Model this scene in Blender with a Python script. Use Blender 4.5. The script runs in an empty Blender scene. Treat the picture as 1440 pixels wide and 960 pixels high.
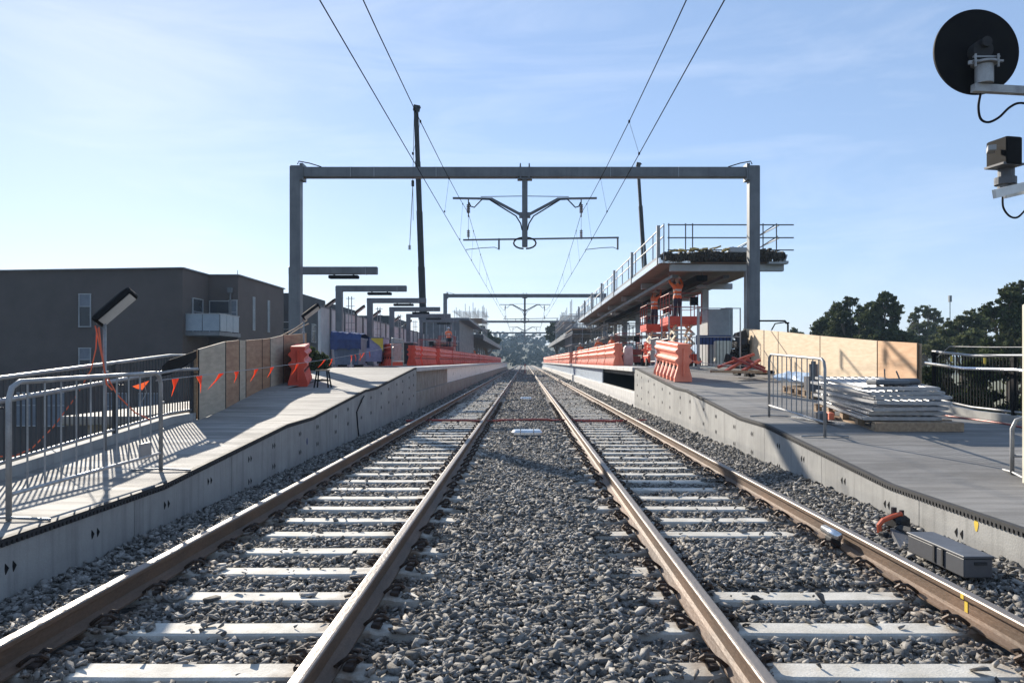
import bpy, math, random
import numpy as np
from mathutils import Vector, Matrix
R = math.radians
rnd = random.Random(7)
rng = np.random.default_rng(11)
SC = bpy.context.scene
C = SC.collection
# ------------------------------------------------------------------ camera
F = 1103.0; VX, VY = 738.0, 508.0; EYE = 1.45
cd = bpy.data.cameras.new('camera'); cam = bpy.data.objects.new('camera', cd); C.objects.link(cam)
cd.sensor_width = 36; cd.lens = 36 * F / 1440
cam.location = (0, 0, EYE); cam.rotation_euler = (R(90), 0, 0)
cd.shift_x = -(VX - 720) / 1440; cd.shift_y = (VY - 480) / 1440
cd.clip_start = 0.05; cd.clip_end = 6000
SC.camera = cam
# ------------------------------------------------------------------ sky and sun
AZ, EL = R(28.5), R(23.5)
w = bpy.data.worlds.new('World'); SC.world = w; w.use_nodes = True
nt = w.node_tree; bg = nt.nodes['Background']
sky = nt.nodes.new('ShaderNodeTexSky'); sky.sky_type = 'NISHITA'; sky.sun_disc = False
sky.sun_elevation = EL; sky.sun_rotation = -AZ
sky.altitude = 50; sky.air_density = 1.0; sky.dust_density = 0.12; sky.ozone_density = 2.4
# thin high cloud: noise over the sky direction
tc = nt.nodes.new('ShaderNodeTexCoord'); mp = nt.nodes.new('ShaderNodeMapping'); mp.inputs['Scale'].default_value = (1.3, 1.3, 7.0)
mp.inputs['Rotation'].default_value = (0.12, 0.2, 0.3)
nz = nt.nodes.new('ShaderNodeTexNoise'); nz.inputs['Scale'].default_value = 1.6; nz.inputs['Detail'].default_value = 9; nz.inputs['Roughness'].default_value = .62; nz.inputs['Distortion'].default_value = .7
cr = nt.nodes.new('ShaderNodeMapRange'); cr.inputs[1].default_value = .50; cr.inputs[2].default_value = .9; cr.inputs[4].default_value = .26
mx = nt.nodes.new('ShaderNodeMix'); mx.data_type = 'RGBA'
nt.links.new(tc.outputs['Generated'], mp.inputs['Vector']); nt.links.new(mp.outputs[0], nz.inputs['Vector'])
nt.links.new(nz.outputs['Fac'], cr.inputs[0]); nt.links.new(cr.outputs[0], mx.inputs[0])
tint = nt.nodes.new('ShaderNodeMix'); tint.data_type = 'RGBA'; tint.blend_type = 'MULTIPLY'; tint.inputs[0].default_value = 1; tint.inputs[7].default_value = (1.13, 1.0, 1.02, 1)
nt.links.new(sky.outputs[0], tint.inputs[6]); veil = nt.nodes.new('ShaderNodeMix'); veil.data_type = 'RGBA'; veil.inputs[0].default_value = .42; veil.inputs[7].default_value = (2.75, 4.2, 6.5, 1)
nt.links.new(tint.outputs[2], veil.inputs[6]); nt.links.new(veil.outputs[2], mx.inputs[6]); mx.inputs[7].default_value = (9.6, 9.6, 9.9, 1)
nt.links.new(mx.outputs[2], bg.inputs['Color']); bg.inputs['Strength'].default_value = 0.082
sd = bpy.data.lights.new('sun', 'SUN'); sun = bpy.data.objects.new('sun', sd); C.objects.link(sun)
sd.energy = 4.9; sd.angle = R(0.53); sd.color = (1.0, 0.91, 0.78)
sdir = Vector((-math.sin(AZ) * math.cos(EL), math.cos(AZ) * math.cos(EL), math.sin(EL)))
sun.rotation_euler = sdir.to_track_quat('Z', 'Y').to_euler(); sun.location = (-30, 50, 40)
SC.view_settings.view_transform = 'Standard'; SC.view_settings.look = 'None'
SC.view_settings.exposure = 0.88; SC.view_settings.gamma = 1
SC.view_settings.use_curve_mapping = False
try:
    SC.cycles.max_bounces = 6; SC.cycles.volume_bounces = 0; SC.cycles.transparent_max_bounces = 8
except Exception: pass

def P(px, py, Y):
    return Vector(((px - VX) * Y / F, Y, EYE - (py - VY) * Y / F))

# ------------------------------------------------------------------ materials
def mat(name, c1, c2=None, rough=.7, metal=0.0, scale=3.0, bump=0.0, bscale=40.0, stretch=(1, 1, 1), fine=.0, spec=.5, detail=6, island=None, lo=.35, hi=.65, leak=None, trans=0, stain=0, dust=None):
    m = bpy.data.materials.new(name); m.use_nodes = True
    t = m.node_tree; n = t.nodes; L = t.links; b = n['Principled BSDF']
    b.inputs['Roughness'].default_value = rough; b.inputs['Metallic'].default_value = metal
    b.inputs['Specular IOR Level'].default_value = spec
    if c2 is None: c2 = tuple(x * .82 for x in c1)
    g = n.new('ShaderNodeNewGeometry'); mpn = n.new('ShaderNodeMapping'); mpn.inputs['Scale'].default_value = stretch
    L.new(g.outputs['Position'], mpn.inputs['Vector'])
    nz = n.new('ShaderNodeTexNoise'); nz.inputs['Scale'].default_value = scale; nz.inputs['Detail'].default_value = detail; nz.inputs['Roughness'].default_value = .6
    L.new(mpn.outputs[0], nz.inputs['Vector'])
    mr = n.new('ShaderNodeMapRange'); mr.inputs[1].default_value = lo; mr.inputs[2].default_value = hi
    L.new(nz.outputs['Fac'], mr.inputs[0])
    mx = n.new('ShaderNodeMix'); mx.data_type = 'RGBA'; mx.inputs[6].default_value = (*c1, 1); mx.inputs[7].default_value = (*c2, 1)
    L.new(mr.outputs[0], mx.inputs[0]); col = mx.outputs[2]
    if island:
        hs = n.new('ShaderNodeHueSaturation'); m2 = n.new('ShaderNodeMapRange'); m2.inputs[3].default_value = 1 - island; m2.inputs[4].default_value = 1 + island
        L.new(g.outputs['Random Per Island'], m2.inputs[0]); L.new(m2.outputs[0], hs.inputs['Value']); L.new(col, hs.inputs['Color']); col = hs.outputs[0]
    if fine:
        n3 = n.new('ShaderNodeTexNoise'); n3.inputs['Scale'].default_value = bscale * 2; n3.inputs['Detail'].default_value = 4
        L.new(mpn.outputs[0], n3.inputs['Vector'])
        m3 = n.new('ShaderNodeMapRange'); m3.inputs[1].default_value = .3; m3.inputs[2].default_value = .7; m3.inputs[3].default_value = 1 - fine; m3.inputs[4].default_value = 1 + fine
        L.new(n3.outputs['Fac'], m3.inputs[0])
        h3 = n.new('ShaderNodeHueSaturation'); L.new(m3.outputs[0], h3.inputs['Value']); L.new(col, h3.inputs['Color']); col = h3.outputs[0]
    if leak:  # vertical dirt runs
        mp4 = n.new('ShaderNodeMapping'); mp4.inputs['Scale'].default_value = (5, 5, .35); L.new(g.outputs['Position'], mp4.inputs['Vector'])
        n4 = n.new('ShaderNodeTexNoise'); n4.inputs['Scale'].default_value = 2.2; n4.inputs['Detail'].default_value = 5; L.new(mp4.outputs[0], n4.inputs['Vector'])
        m4 = n.new('ShaderNodeMapRange'); m4.inputs[1].default_value = .5; m4.inputs[2].default_value = .75; m4.inputs[3].default_value = 0; m4.inputs[4].default_value = leak
        L.new(n4.outputs['Fac'], m4.inputs[0])
        x4 = n.new('ShaderNodeMix'); x4.data_type = 'RGBA'; x4.inputs[7].default_value = (*[q * .35 for q in c1], 1)
        L.new(m4.outputs[0], x4.inputs[0]); L.new(col, x4.inputs[6]); col = x4.outputs[2]
    if stain:  # broad irregular stains
        n5 = n.new('ShaderNodeTexNoise'); n5.inputs['Scale'].default_value = .55; n5.inputs['Detail'].default_value = 8; n5.inputs['Roughness'].default_value = .7; n5.inputs['Distortion'].default_value = .6; L.new(g.outputs['Position'], n5.inputs['Vector'])
        m5 = n.new('ShaderNodeMapRange'); m5.inputs[1].default_value = .48; m5.inputs[2].default_value = .62; m5.inputs[4].default_value = stain; L.new(n5.outputs['Fac'], m5.inputs[0])
        x5 = n.new('ShaderNodeMix'); x5.data_type = 'RGBA'; x5.inputs[7].default_value = (*[q * .5 for q in c2], 1); L.new(m5.outputs[0], x5.inputs[0]); L.new(col, x5.inputs[6]); col = x5.outputs[2]
    if dust:  # rust and brake dust close to each rail
        sp = n.new('ShaderNodeSeparateXYZ'); L.new(g.outputs['Position'], sp.inputs[0]); mn = None
        for rx in (-2.715, -1.045, 1.115, 2.785):
            a1 = n.new('ShaderNodeMath'); a1.operation = 'SUBTRACT'; a1.inputs[1].default_value = rx; L.new(sp.outputs['X'], a1.inputs[0])
            a2 = n.new('ShaderNodeMath'); a2.operation = 'ABSOLUTE'; L.new(a1.outputs[0], a2.inputs[0])
            if mn is None: mn = a2
            else:
                a3 = n.new('ShaderNodeMath'); a3.operation = 'MINIMUM'; L.new(mn.outputs[0], a3.inputs[0]); L.new(a2.outputs[0], a3.inputs[1]); mn = a3
        m6 = n.new('ShaderNodeMapRange'); m6.inputs[1].default_value = .10; m6.inputs[2].default_value = .34; m6.inputs[3].default_value = dust; m6.inputs[4].default_value = 0; L.new(mn.outputs[0], m6.inputs[0])
        m7 = n.new('ShaderNodeMath'); m7.operation = 'MULTIPLY'; L.new(m6.outputs[0], m7.inputs[0]); L.new(mr.outputs[0], m7.inputs[1])
        x6 = n.new('ShaderNodeMix'); x6.data_type = 'RGBA'; x6.inputs[7].default_value = (.19, .125, .08, 1); L.new(m7.outputs[0], x6.inputs[0]); L.new(col, x6.inputs[6]); col = x6.outputs[2]
    L.new(col, b.inputs['Base Color'])
    m3 = n.new('ShaderNodeMapRange'); m3.inputs[3].default_value = max(.03, rough - .1); m3.inputs[4].default_value = min(1, rough + .1)
    L.new(nz.outputs['Fac'], m3.inputs[0]); L.new(m3.outputs[0], b.inputs['Roughness'])
    if trans: b.inputs['Transmission Weight'].default_value = trans
    if bump:
        n2 = n.new('ShaderNodeTexNoise'); n2.inputs['Scale'].default_value = bscale; n2.inputs['Detail'].default_value = 4
        L.new(mpn.outputs[0], n2.inputs['Vector'])
        bp = n.new('ShaderNodeBump'); bp.inputs['Strength'].default_value = bump; bp.inputs['Distance'].default_value = .02
        L.new(n2.outputs['Fac'], bp.inputs['Height']); L.new(bp.outputs[0], b.inputs['Normal'])
    return m
M = {}
M['conc'] = mat('precast_concrete', (.37, .365, .345), (.29, .285, .27), .85, scale=1.5, bump=.15, bscale=60, fine=.08, leak=.45, stain=.25)
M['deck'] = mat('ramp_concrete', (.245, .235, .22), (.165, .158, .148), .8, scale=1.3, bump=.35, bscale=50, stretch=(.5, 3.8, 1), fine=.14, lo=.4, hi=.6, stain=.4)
M['deckl'] = mat('ramp_concrete_sun_sheen', (.315, .30, .275), (.20, .19, .175), .8, scale=1.3, bump=.35, bscale=50, stretch=(.5, 3.8, 1), fine=.14, lo=.4, hi=.6, stain=.35)  # paler copy of the ramp concrete: sun sheen on the left put into colour
M['slp'] = mat('sleeper_concrete', (.56, .54, .49), (.42, .40, .35), .8, scale=5, bump=.2, bscale=70, fine=.14, dust=1.0)
M['stone'] = mat('ballast_stone', (.255, .243, .225), (.15, .143, .133), .85, scale=14, spec=.2, bump=.3, bscale=120, island=.62, dust=.8, fine=.15)
M['wood'] = mat('far_wood_leaves', (.03, .04, .022), (.045, .055, .03), .9, scale=.1, spec=0)
M['bed'] = mat('ballast_bed', (.17, .16, .148), (.06, .058, .055), .95, scale=28, bump=1.0, bscale=26, fine=.4, detail=3)
M['galv'] = mat('galvanised_steel', (.36, .36, .355), (.25, .25, .25), .5, .3, scale=6, fine=.08)
M['galvb'] = mat('bright_galvanised_tube', (.46, .46, .46), (.35, .35, .35), .45, .5, scale=12)
M['steel'] = mat('painted_grey_steel', (.15, .16, .17), (.11, .12, .13), .5, .2, scale=2, fine=.05, leak=.3)
M['steell'] = mat('pale_grey_steel', (.40, .42, .43), (.30, .32, .33), .5, .2, scale=2, fine=.05)
M['black'] = mat('black_paint', (.010, .010, .011), (.014, .014, .014), .7, .0, scale=5, spec=.08)
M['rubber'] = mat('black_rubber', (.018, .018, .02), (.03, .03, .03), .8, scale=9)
M['iron'] = mat('black_iron', (.035, .028, .025), (.08, .05, .035), .6, .5, scale=20)
M['orange'] = mat('orange_plastic', (.72, .075, .03), (.58, .05, .02), .5, scale=2.5, fine=.05, leak=.12)  # deeper red of the two oranges: shade on the left barriers put into colour
M['pinkor'] = mat('sunlit_orange_plastic', (.92, .29, .18), (.80, .21, .12), .55, scale=2.5, fine=.05, leak=.15)  # same barrier plastic made paler: sunlight on the right row painted in
M['flag'] = mat('orange_flag', (.95, .16, .04), (.85, .11, .03), .6)
M['ply'] = mat('pale_plywood', (.66, .52, .36), (.55, .42, .27), .7, scale=2.4, stretch=(1, 1, 7), fine=.06)
M['plyo'] = mat('orange_plywood', (.60, .37, .20), (.50, .28, .14), .65, scale=2.0, stretch=(1, 1, 6), fine=.08)
M['plyg'] = mat('weathered_plywood', (.50, .42, .31), (.38, .32, .24), .8, scale=2.4, stretch=(1, 1, 5), fine=.06)
M['plyb'] = mat('brown_plywood', (.42, .25, .14), (.30, .16, .09), .7, scale=2.0, stretch=(1, 1, 6), fine=.08)
M['timber'] = mat('pallet_timber', (.42, .30, .19), (.28, .19, .12), .8, scale=5, stretch=(4, 1, 4), fine=.12)
M['wall'] = mat('dark_render', (.095, .077, .069), (.076, .062, .056), .9, scale=.6, bump=.1, bscale=30, fine=.06)
M['wallb'] = mat('dark_slate_render', (.045, .045, .048), (.035, .035, .038), .9, scale=.6, fine=.05)
M['glass'] = mat('window_glass', (.035, .04, .05), (.03, .035, .04), .25, 0, spec=.4)
M['blind'] = mat('pale_blind', (.16, .18, .21), (.13, .15, .18), .6)
M['frost'] = mat('frosted_glass', (.26, .31, .35), (.22, .27, .31), .35)
M['white'] = mat('white_paint', (.75, .75, .73), (.6, .6, .58), .5, scale=6)
M['cream'] = mat('cream_paint', (.70, .66, .52), (.6, .56, .45), .6, scale=6)
M['blue'] = mat('blue_tarp', (.02, .045, .16), (.015, .03, .11), .5, scale=5, bump=.6, bscale=9)
M['bluegrey'] = mat('blue_grey_steel', (.10, .13, .20), (.07, .09, .14), .5, .1, scale=3, leak=.4)
M['film'] = mat('protective_film', (.60, .68, .76), (.50, .58, .67), .3, scale=3, stretch=(1, .6, 1))
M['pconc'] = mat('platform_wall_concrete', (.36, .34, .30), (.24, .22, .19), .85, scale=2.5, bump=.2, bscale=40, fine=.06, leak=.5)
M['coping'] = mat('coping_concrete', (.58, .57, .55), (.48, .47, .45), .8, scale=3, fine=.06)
M['lilac'] = mat('lilac_sheet', (.30, .27, .40), (.22, .20, .30), .6, scale=6, bump=.5, bscale=7)
M['yellow'] = mat('yellow_paint', (.70, .50, .05), (.58, .40, .04), .6)
M['soffit'] = mat('brown_soffit', (.20, .145, .11), (.15, .105, .08), .6, scale=1.5)
M['felt'] = mat('torn_insulation', (.085, .07, .05), (.025, .022, .02), .95, scale=8, bump=1, bscale=12)
M['wool'] = mat('yellow_wool', (.65, .50, .18), (.4, .3, .12), .9, scale=9, bump=1, bscale=20)
M['redsteel'] = mat('red_oxide_steel', (.38, .06, .04), (.25, .05, .035), .5, .1, scale=8)
M['cord'] = mat('orange_cord', (.80, .16, .06), (.6, .1, .04), .5)
M['leaf'] = mat('gum_leaves', (.085, .105, .04), (.13, .135, .06), .8, spec=.12, scale=.5, island=.45)
M['leafd'] = mat('dark_leaves', (.05, .068, .022), (.085, .095, .04), .8, spec=.12, scale=.5, island=.45)
M['bark'] = mat('bark', (.20, .16, .12), (.11, .09, .07), .9, scale=6, stretch=(3, 3, .5), bump=.6, bscale=15)
M['grass'] = mat('dry_grass_ground', (.11, .12, .05), (.17, .15, .09), .95, scale=.15, fine=.2, bscale=3, bump=.3)
M['road'] = mat('asphalt', (.055, .055, .057), (.045, .045, .047), .9, scale=2, bump=.2)
M['hill'] = mat('wooded_hill', (.025, .035, .02), (.06, .07, .035), .95, scale=.05, detail=10, bump=1, bscale=.3)
M['hivis'] = mat('hivis_orange', (.90, .20, .05), (.8, .15, .04), .7)
M['navy'] = mat('navy_trousers', (.03, .035, .06), (.02, .025, .045), .8)
M['skin'] = mat('skin', (.50, .32, .24), (.45, .28, .2), .5)
M['refl'] = mat('reflective_tape', (.65, .65, .62), (.55, .55, .5), .35)
M['wrap'] = mat('plastic_wrap', (.62, .72, .82), (.45, .55, .66), .2, scale=8, bump=1, bscale=14)
M['wire'] = mat('copper_wire', (.03, .022, .018), (.02, .016, .014), 1.0, .0, spec=0)
M['insul'] = mat('brown_insulator', (.09, .05, .04), (.06, .04, .03), .3)
M['plas'] = mat('dark_grey_plastic', (.095, .098, .105), (.07, .072, .08), .45, scale=4, fine=.05)
M['lens'] = mat('lamp_lens', (.55, .55, .52), (.45, .45, .42), .2)
M['alu'] = mat('aluminium', (.78, .79, .80), (.66, .67, .68), .25, .9, scale=9)

def thin(m, amt):
    t = m.node_tree; b = t.nodes['Principled BSDF']; tr = t.nodes.new('ShaderNodeBsdfTranslucent'); x = t.nodes.new('ShaderNodeMixShader'); x.inputs[0].default_value = amt
    t.links.new(b.inputs['Base Color'].links[0].from_socket, tr.inputs['Color']); t.links.new(b.outputs[0], x.inputs[1]); t.links.new(tr.outputs[0], x.inputs[2])
    t.links.new(x.outputs[0], t.nodes['Material Output'].inputs['Surface'])
thin(M['flag'], .5); thin(M['leaf'], .3); thin(M['leafd'], .25)
M['panel'] = mat('screen_panel', (.58, .57, .55), (.48, .47, .455), .8, scale=2, leak=.2)
M['bars'] = mat('dark_fence_bars', (.055, .058, .062), (.04, .042, .045), .5, .2, scale=5)
# rail steel: rust on web and foot, polished running band on top of the head
def rail_mat():
    m = mat('rail_steel', (.165, .10, .062), (.095, .064, .043), .65, .1, scale=3.5, stretch=(1, .35, 1), bump=.2, bscale=50, fine=.15)
    t = m.node_tree; n = t.nodes; L = t.links; b = n['Principled BSDF']
    g = n.new('ShaderNodeNewGeometry'); s = n.new('ShaderNodeSeparateXYZ'); L.new(g.outputs['Position'], s.inputs[0])
    r = n.new('ShaderNodeMapRange'); r.inputs[1].default_value = -.016; r.inputs[2].default_value = -.006; L.new(s.outputs['Z'], r.inputs[0])
    src = b.inputs['Base Color'].links[0].from_socket
    x = n.new('ShaderNodeMix'); x.data_type = 'RGBA'; L.new(r.outputs[0], x.inputs[0]); L.new(src, x.inputs[6]); x.inputs[7].default_value = (.24, .21, .185, 1)
    L.new(x.outputs[2], b.inputs['Base Color'])
    r2 = n.new('ShaderNodeMapRange'); r2.inputs[1].default_value = 0; r2.inputs[2].default_value = 1; r2.inputs[3].default_value = .62; r2.inputs[4].default_value = .5; L.new(r.outputs[0], r2.inputs[0])
    L.new(r2.outputs[0], b.inputs['Roughness'])
    r3 = n.new('ShaderNodeMapRange'); r3.inputs[3].default_value = .15; r3.inputs[4].default_value = .55; L.new(r.outputs[0], r3.inputs[0]); L.new(r3.outputs[0], b.inputs['Metallic'])
    return m
M['rail'] = rail_mat()

# ------------------------------------------------------------------ mesh helpers
class MB:
    def __init__(s): s.v = []; s.f = []; s.m = []
    def add(s, vs, fs, mi=0):
        o = len(s.v); s.v += [tuple(v) for v in vs]; s.f += [tuple(i + o for i in f) for f in fs]; s.m += [mi] * len(fs); return s
    def box(s, c, d, rz=0, mi=0, bev=0, rx=0, ry=0):
        x, y, z = d[0] / 2, d[1] / 2, d[2] / 2
        b = min(bev, x * .9, y * .9, z * .9) if bev else 0
        rot = Matrix.Rotation(rz, 3, 'Z') @ Matrix.Rotation(rx, 3, 'X') @ Matrix.Rotation(ry, 3, 'Y')
        c = Vector(c)
        if not b:
            vs = [Vector((i, j, k)) for i in (-x, x) for j in (-y, y) for k in (-z, z)]
            fs = [(0, 1, 3, 2), (4, 6, 7, 5), (0, 4, 5, 1), (2, 3, 7, 6), (0, 2, 6, 4), (1, 5, 7, 3)]
        else:
            vs = []; fs = []; ring = []
            for (zz, e) in ((-z, b), (-z + b, 0), (z - b, 0), (z, b)):
                X, Y_ = x - e, y - e; q = b
                r = [(-X + q, -Y_), (X - q, -Y_), (X, -Y_ + q), (X, Y_ - q), (X - q, Y_), (-X + q, Y_), (-X, Y_ - q), (-X, -Y_ + q)]
                ring.append([len(vs) + i for i in range(8)]); vs += [Vector((a, bb, zz)) for a, bb in r]
            for k in range(3):
                for i in range(8):
                    j = (i + 1) % 8; fs.append((ring[k][i], ring[k][j], ring[k + 1][j], ring[k + 1][i]))
            fs.append(tuple(reversed(ring[0]))); fs.append(tuple(ring[3]))
        return s.add([c + rot @ v for v in vs], fs, mi)
    def tube(s, pts, r, n=8, mi=0, caps=True, taper=None):
        pts = [Vector(p) for p in pts]; base = len(s.v); k = len(pts)
        up = None
        for i, p in enumerate(pts):
            t = (pts[min(i + 1, k - 1)] - pts[max(i - 1, 0)]).normalized()
            if up is None:
                up = Vector((0, 0, 1)) if abs(t.z) < .9 else Vector((0, 1, 0))
            a = t.cross(up)
            if a.length < 1e-4: a = t.orthogonal()
            a.normalize(); bb = a.cross(t).normalized(); up = bb
            rr = r if taper is None else (taper[i] if isinstance(taper, (list, tuple)) else r)
            for j in range(n):
                th = 2 * math.pi * j / n; s.v.append(tuple(p + a * rr * math.cos(th) + bb * rr * math.sin(th)))
        for i in range(k - 1):
            for j in range(n):
                j2 = (j + 1) % n
                s.f.append((base + i * n + j, base + i * n + j2, base + (i + 1) * n + j2, base + (i + 1) * n + j)); s.m.append(mi)
        if caps:
            s.f.append(tuple(base + j for j in reversed(range(n)))); s.m.append(mi)
            s.f.append(tuple(base + (k - 1) * n + j for j in range(n))); s.m.append(mi)
        return s
    def beam(s, p0, p1, wd, h, mi=0, up=(0, 0, 1)):
        p0, p1 = Vector(p0), Vector(p1); t = (p1 - p0).normalized(); u = Vector(up)
        if abs(t.dot(u)) > .95: u = Vector((0, 1, 0))
        a = t.cross(u).normalized(); b = a.cross(t).normalized()
        vs = []
        for p in (p0, p1):
            for i, j in ((-1, -1), (1, -1), (1, 1), (-1, 1)): vs.append(p + a * i * wd / 2 + b * j * h / 2)
        return s.add(vs, [(3, 2, 1, 0), (4, 5, 6, 7), (0, 1, 5, 4), (1, 2, 6, 5), (2, 3, 7, 6), (3, 0, 4, 7)], mi)
    def prism(s, poly, y0, y1, axis='y', mi=0):
        n = len(poly)
        def q(a, b, c): return {'y': (a, c, b), 'x': (c, a, b), 'z': (a, b, c)}[axis]
        vs = [q(a, b, y0) for a, b in poly] + [q(a, b, y1) for a, b in poly]
        fs = [tuple(range(n)), tuple(reversed(range(n, 2 * n)))] + [(i, n + i, n + (i + 1) % n, (i + 1) % n) for i in range(n)]
        return s.add(vs, fs, mi)
    def strip(s, prof, mi=0):  # prof: list of rows of points (same length): skin
        n = len(prof[0]); vs = [p for r in prof for p in r]
        return s.add(vs, [(i * n + j, i * n + j + 1, (i + 1) * n + j + 1, (i + 1) * n + j) for i in range(len(prof) - 1) for j in range(n - 1)], mi)
    def sphere(s, c, r, n=10, mi=0, sc=(1, 1, 1)):
        rows = []
        for i in range(n // 2 + 1):
            th = math.pi * i / (n // 2)
            rows.append([(c[0] + r * sc[0] * math.sin(th) * math.cos(2 * math.pi * j / n), c[1] + r * sc[1] * math.sin(th) * math.sin(2 * math.pi * j / n), c[2] + r * sc[2] * math.cos(th)) for j in range(n + 1)])
        return s.strip(rows, mi)

def topof(o):
    while o.parent: o = o.parent
    return o
def link(name, me, parent=None):
    o = bpy.data.objects.new(name, me); C.objects.link(o)
    if parent: o.parent = parent
    return o
def mesh(name, mb, mats, off=Vector((0, 0, 0)), smooth=False):
    me = bpy.data.meshes.new(name)
    off = Vector(off)
    me.from_pydata([(v[0] - off.x, v[1] - off.y, v[2] - off.z) for v in mb.v], [], mb.f)
    for m in (mats if isinstance(mats, (list, tuple)) else [mats]): me.materials.append(m)
    if isinstance(mats, (list, tuple)): me.polygons.foreach_set('material_index', mb.m)
    if smooth: me.polygons.foreach_set('use_smooth', [True] * len(me.polygons))
    # consistent outward normals
    import bmesh
    if len(me.vertices) < 20000:
        bm = bmesh.new(); bm.from_mesh(me); bmesh.ops.recalc_face_normals(bm, faces=bm.faces); bm.to_mesh(me); bm.free()
    me.update(); return me
def part(parent, name, mb, m, smooth=False, label=None, kind=None):
    o = link(name, mesh(name, mb, m, topof(parent).location, smooth), parent)
    if label: o['label'] = label
    if kind: o['kind'] = kind
    return o
def tag(o, label, cat, group=None):
    o['label'] = label; o['category'] = cat
    if group: o['group'] = group
    return o
def thing(name, label, cat, loc=(0, 0, 0), group=None):
    o = bpy.data.objects.new(name, None); C.objects.link(o); o.location = loc; o.empty_display_size = .2
    return tag(o, label, cat, group)
def solo(name, mb, m, label, cat, loc=None, group=None, smooth=False):
    if loc is None:
        a = np.array(mb.v); loc = (a[:, 0].mean(), a[:, 1].mean(), a[:, 2].min())
    o = link(name, mesh(name, mb, m, loc, smooth)); o.location = loc
    return tag(o, label, cat, group)
def struct(name, mb, m, kind='structure', smooth=False):
    o = link(name, mesh(name, mb, m, (0, 0, 0), smooth)); o['kind'] = kind; return o
def dup(root, loc=None, rz=None, label=None, group=None):
    r = root.copy(); C.objects.link(r)
    if loc is not None: r.location = loc
    if rz is not None: r.rotation_euler = (0, 0, rz)
    if label: r['label'] = label
    if group: r['group'] = group
    def rec(src, dst):
        for ch in list(src.children):
            c = ch.copy(); C.objects.link(c); c.parent = dst; rec(ch, c)
    kids = [ch for ch in root.children]
    for ch in kids:
        c = ch.copy(); C.objects.link(c); c.parent = r
        for g in list(ch.children):
            d = g.copy(); C.objects.link(d); d.parent = c
    return r

# ------------------------------------------------------------------ setting
PROF = [(-6, .20), (8.0, .20), (12.15, .48), (13.6, .49), (18.1, .80), (19.4, .81), (26.2, 1.24), (400, 1.24)]
def rz(Y):
    for (a, za), (b, zb) in zip(PROF, PROF[1:]):
        if Y <= b: return za + (zb - za) * (Y - a) / (b - a)
    return 1.24
GZ = -4.0
g = MB(); g.add([(-3000, -2500, GZ), (3000, -2500, GZ), (3000, 3500, GZ), (-3000, 3500, GZ)], [(0, 1, 2, 3)])
struct('ground', g, M['grass'])
g = MB(); g.add([(-45, -60, GZ + .02), (-12, -60, GZ + .02), (-12, 42, GZ + .02), (-45, 42, GZ + .02)], [(0, 1, 2, 3)])
struct('road', g, M['road'])
e = MB()
e.box((1.1, 7, -2.2), (13.5, 34, 3.4)); e.box((0, 112, -2.2), (18.8, 176, 3.402))
struct('embankment', e, M['conc'])

LW, RW = -3.68, 3.72
def hb(x, y):
    """ballast surface height"""
    x = np.asarray(x, float); y = np.asarray(y, float)
    h = np.full(np.broadcast(x, y).shape, -.212)
    h = np.where(np.abs(x) < .62, -.165, h)
    h = np.where((x > 2.9), -.20 + np.clip((x - 2.9) / .8, 0, 1) * .11, h)
    h = np.where((x < -2.85), -.205 - np.clip((-2.85 - x) / .8, 0, 1) * .02, h)
    h = np.where((x > 1.2) & (x < 2.7) & (y > 5.72) & (y < 7.15), -.178, h)
    h = h + .012 * np.sin(x * 3.1 + y * .9) * np.sin(y * 2.3 + x)
    return h
xs = np.linspace(LW - .02, RW + .02, 60); ys = np.concatenate([np.linspace(-6, 3, 20), np.linspace(3.1, 42, 260), np.linspace(43, 320, 200)])
XX, YY = np.meshgrid(xs, ys); ZZ = hb(XX, YY) - np.where(YY < 60, .022, .012)
b = MB(); b.strip([[(XX[i, j], YY[i, j], ZZ[i, j]) for j in range(60)] for i in range(len(ys))])
struct('ballast_bed', b, M['bed'])

SY0 = 4.83; SP = .66
SLY = [SY0 + SP * k for k in range(-5, 400) if SY0 + SP * k < 200]
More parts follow.
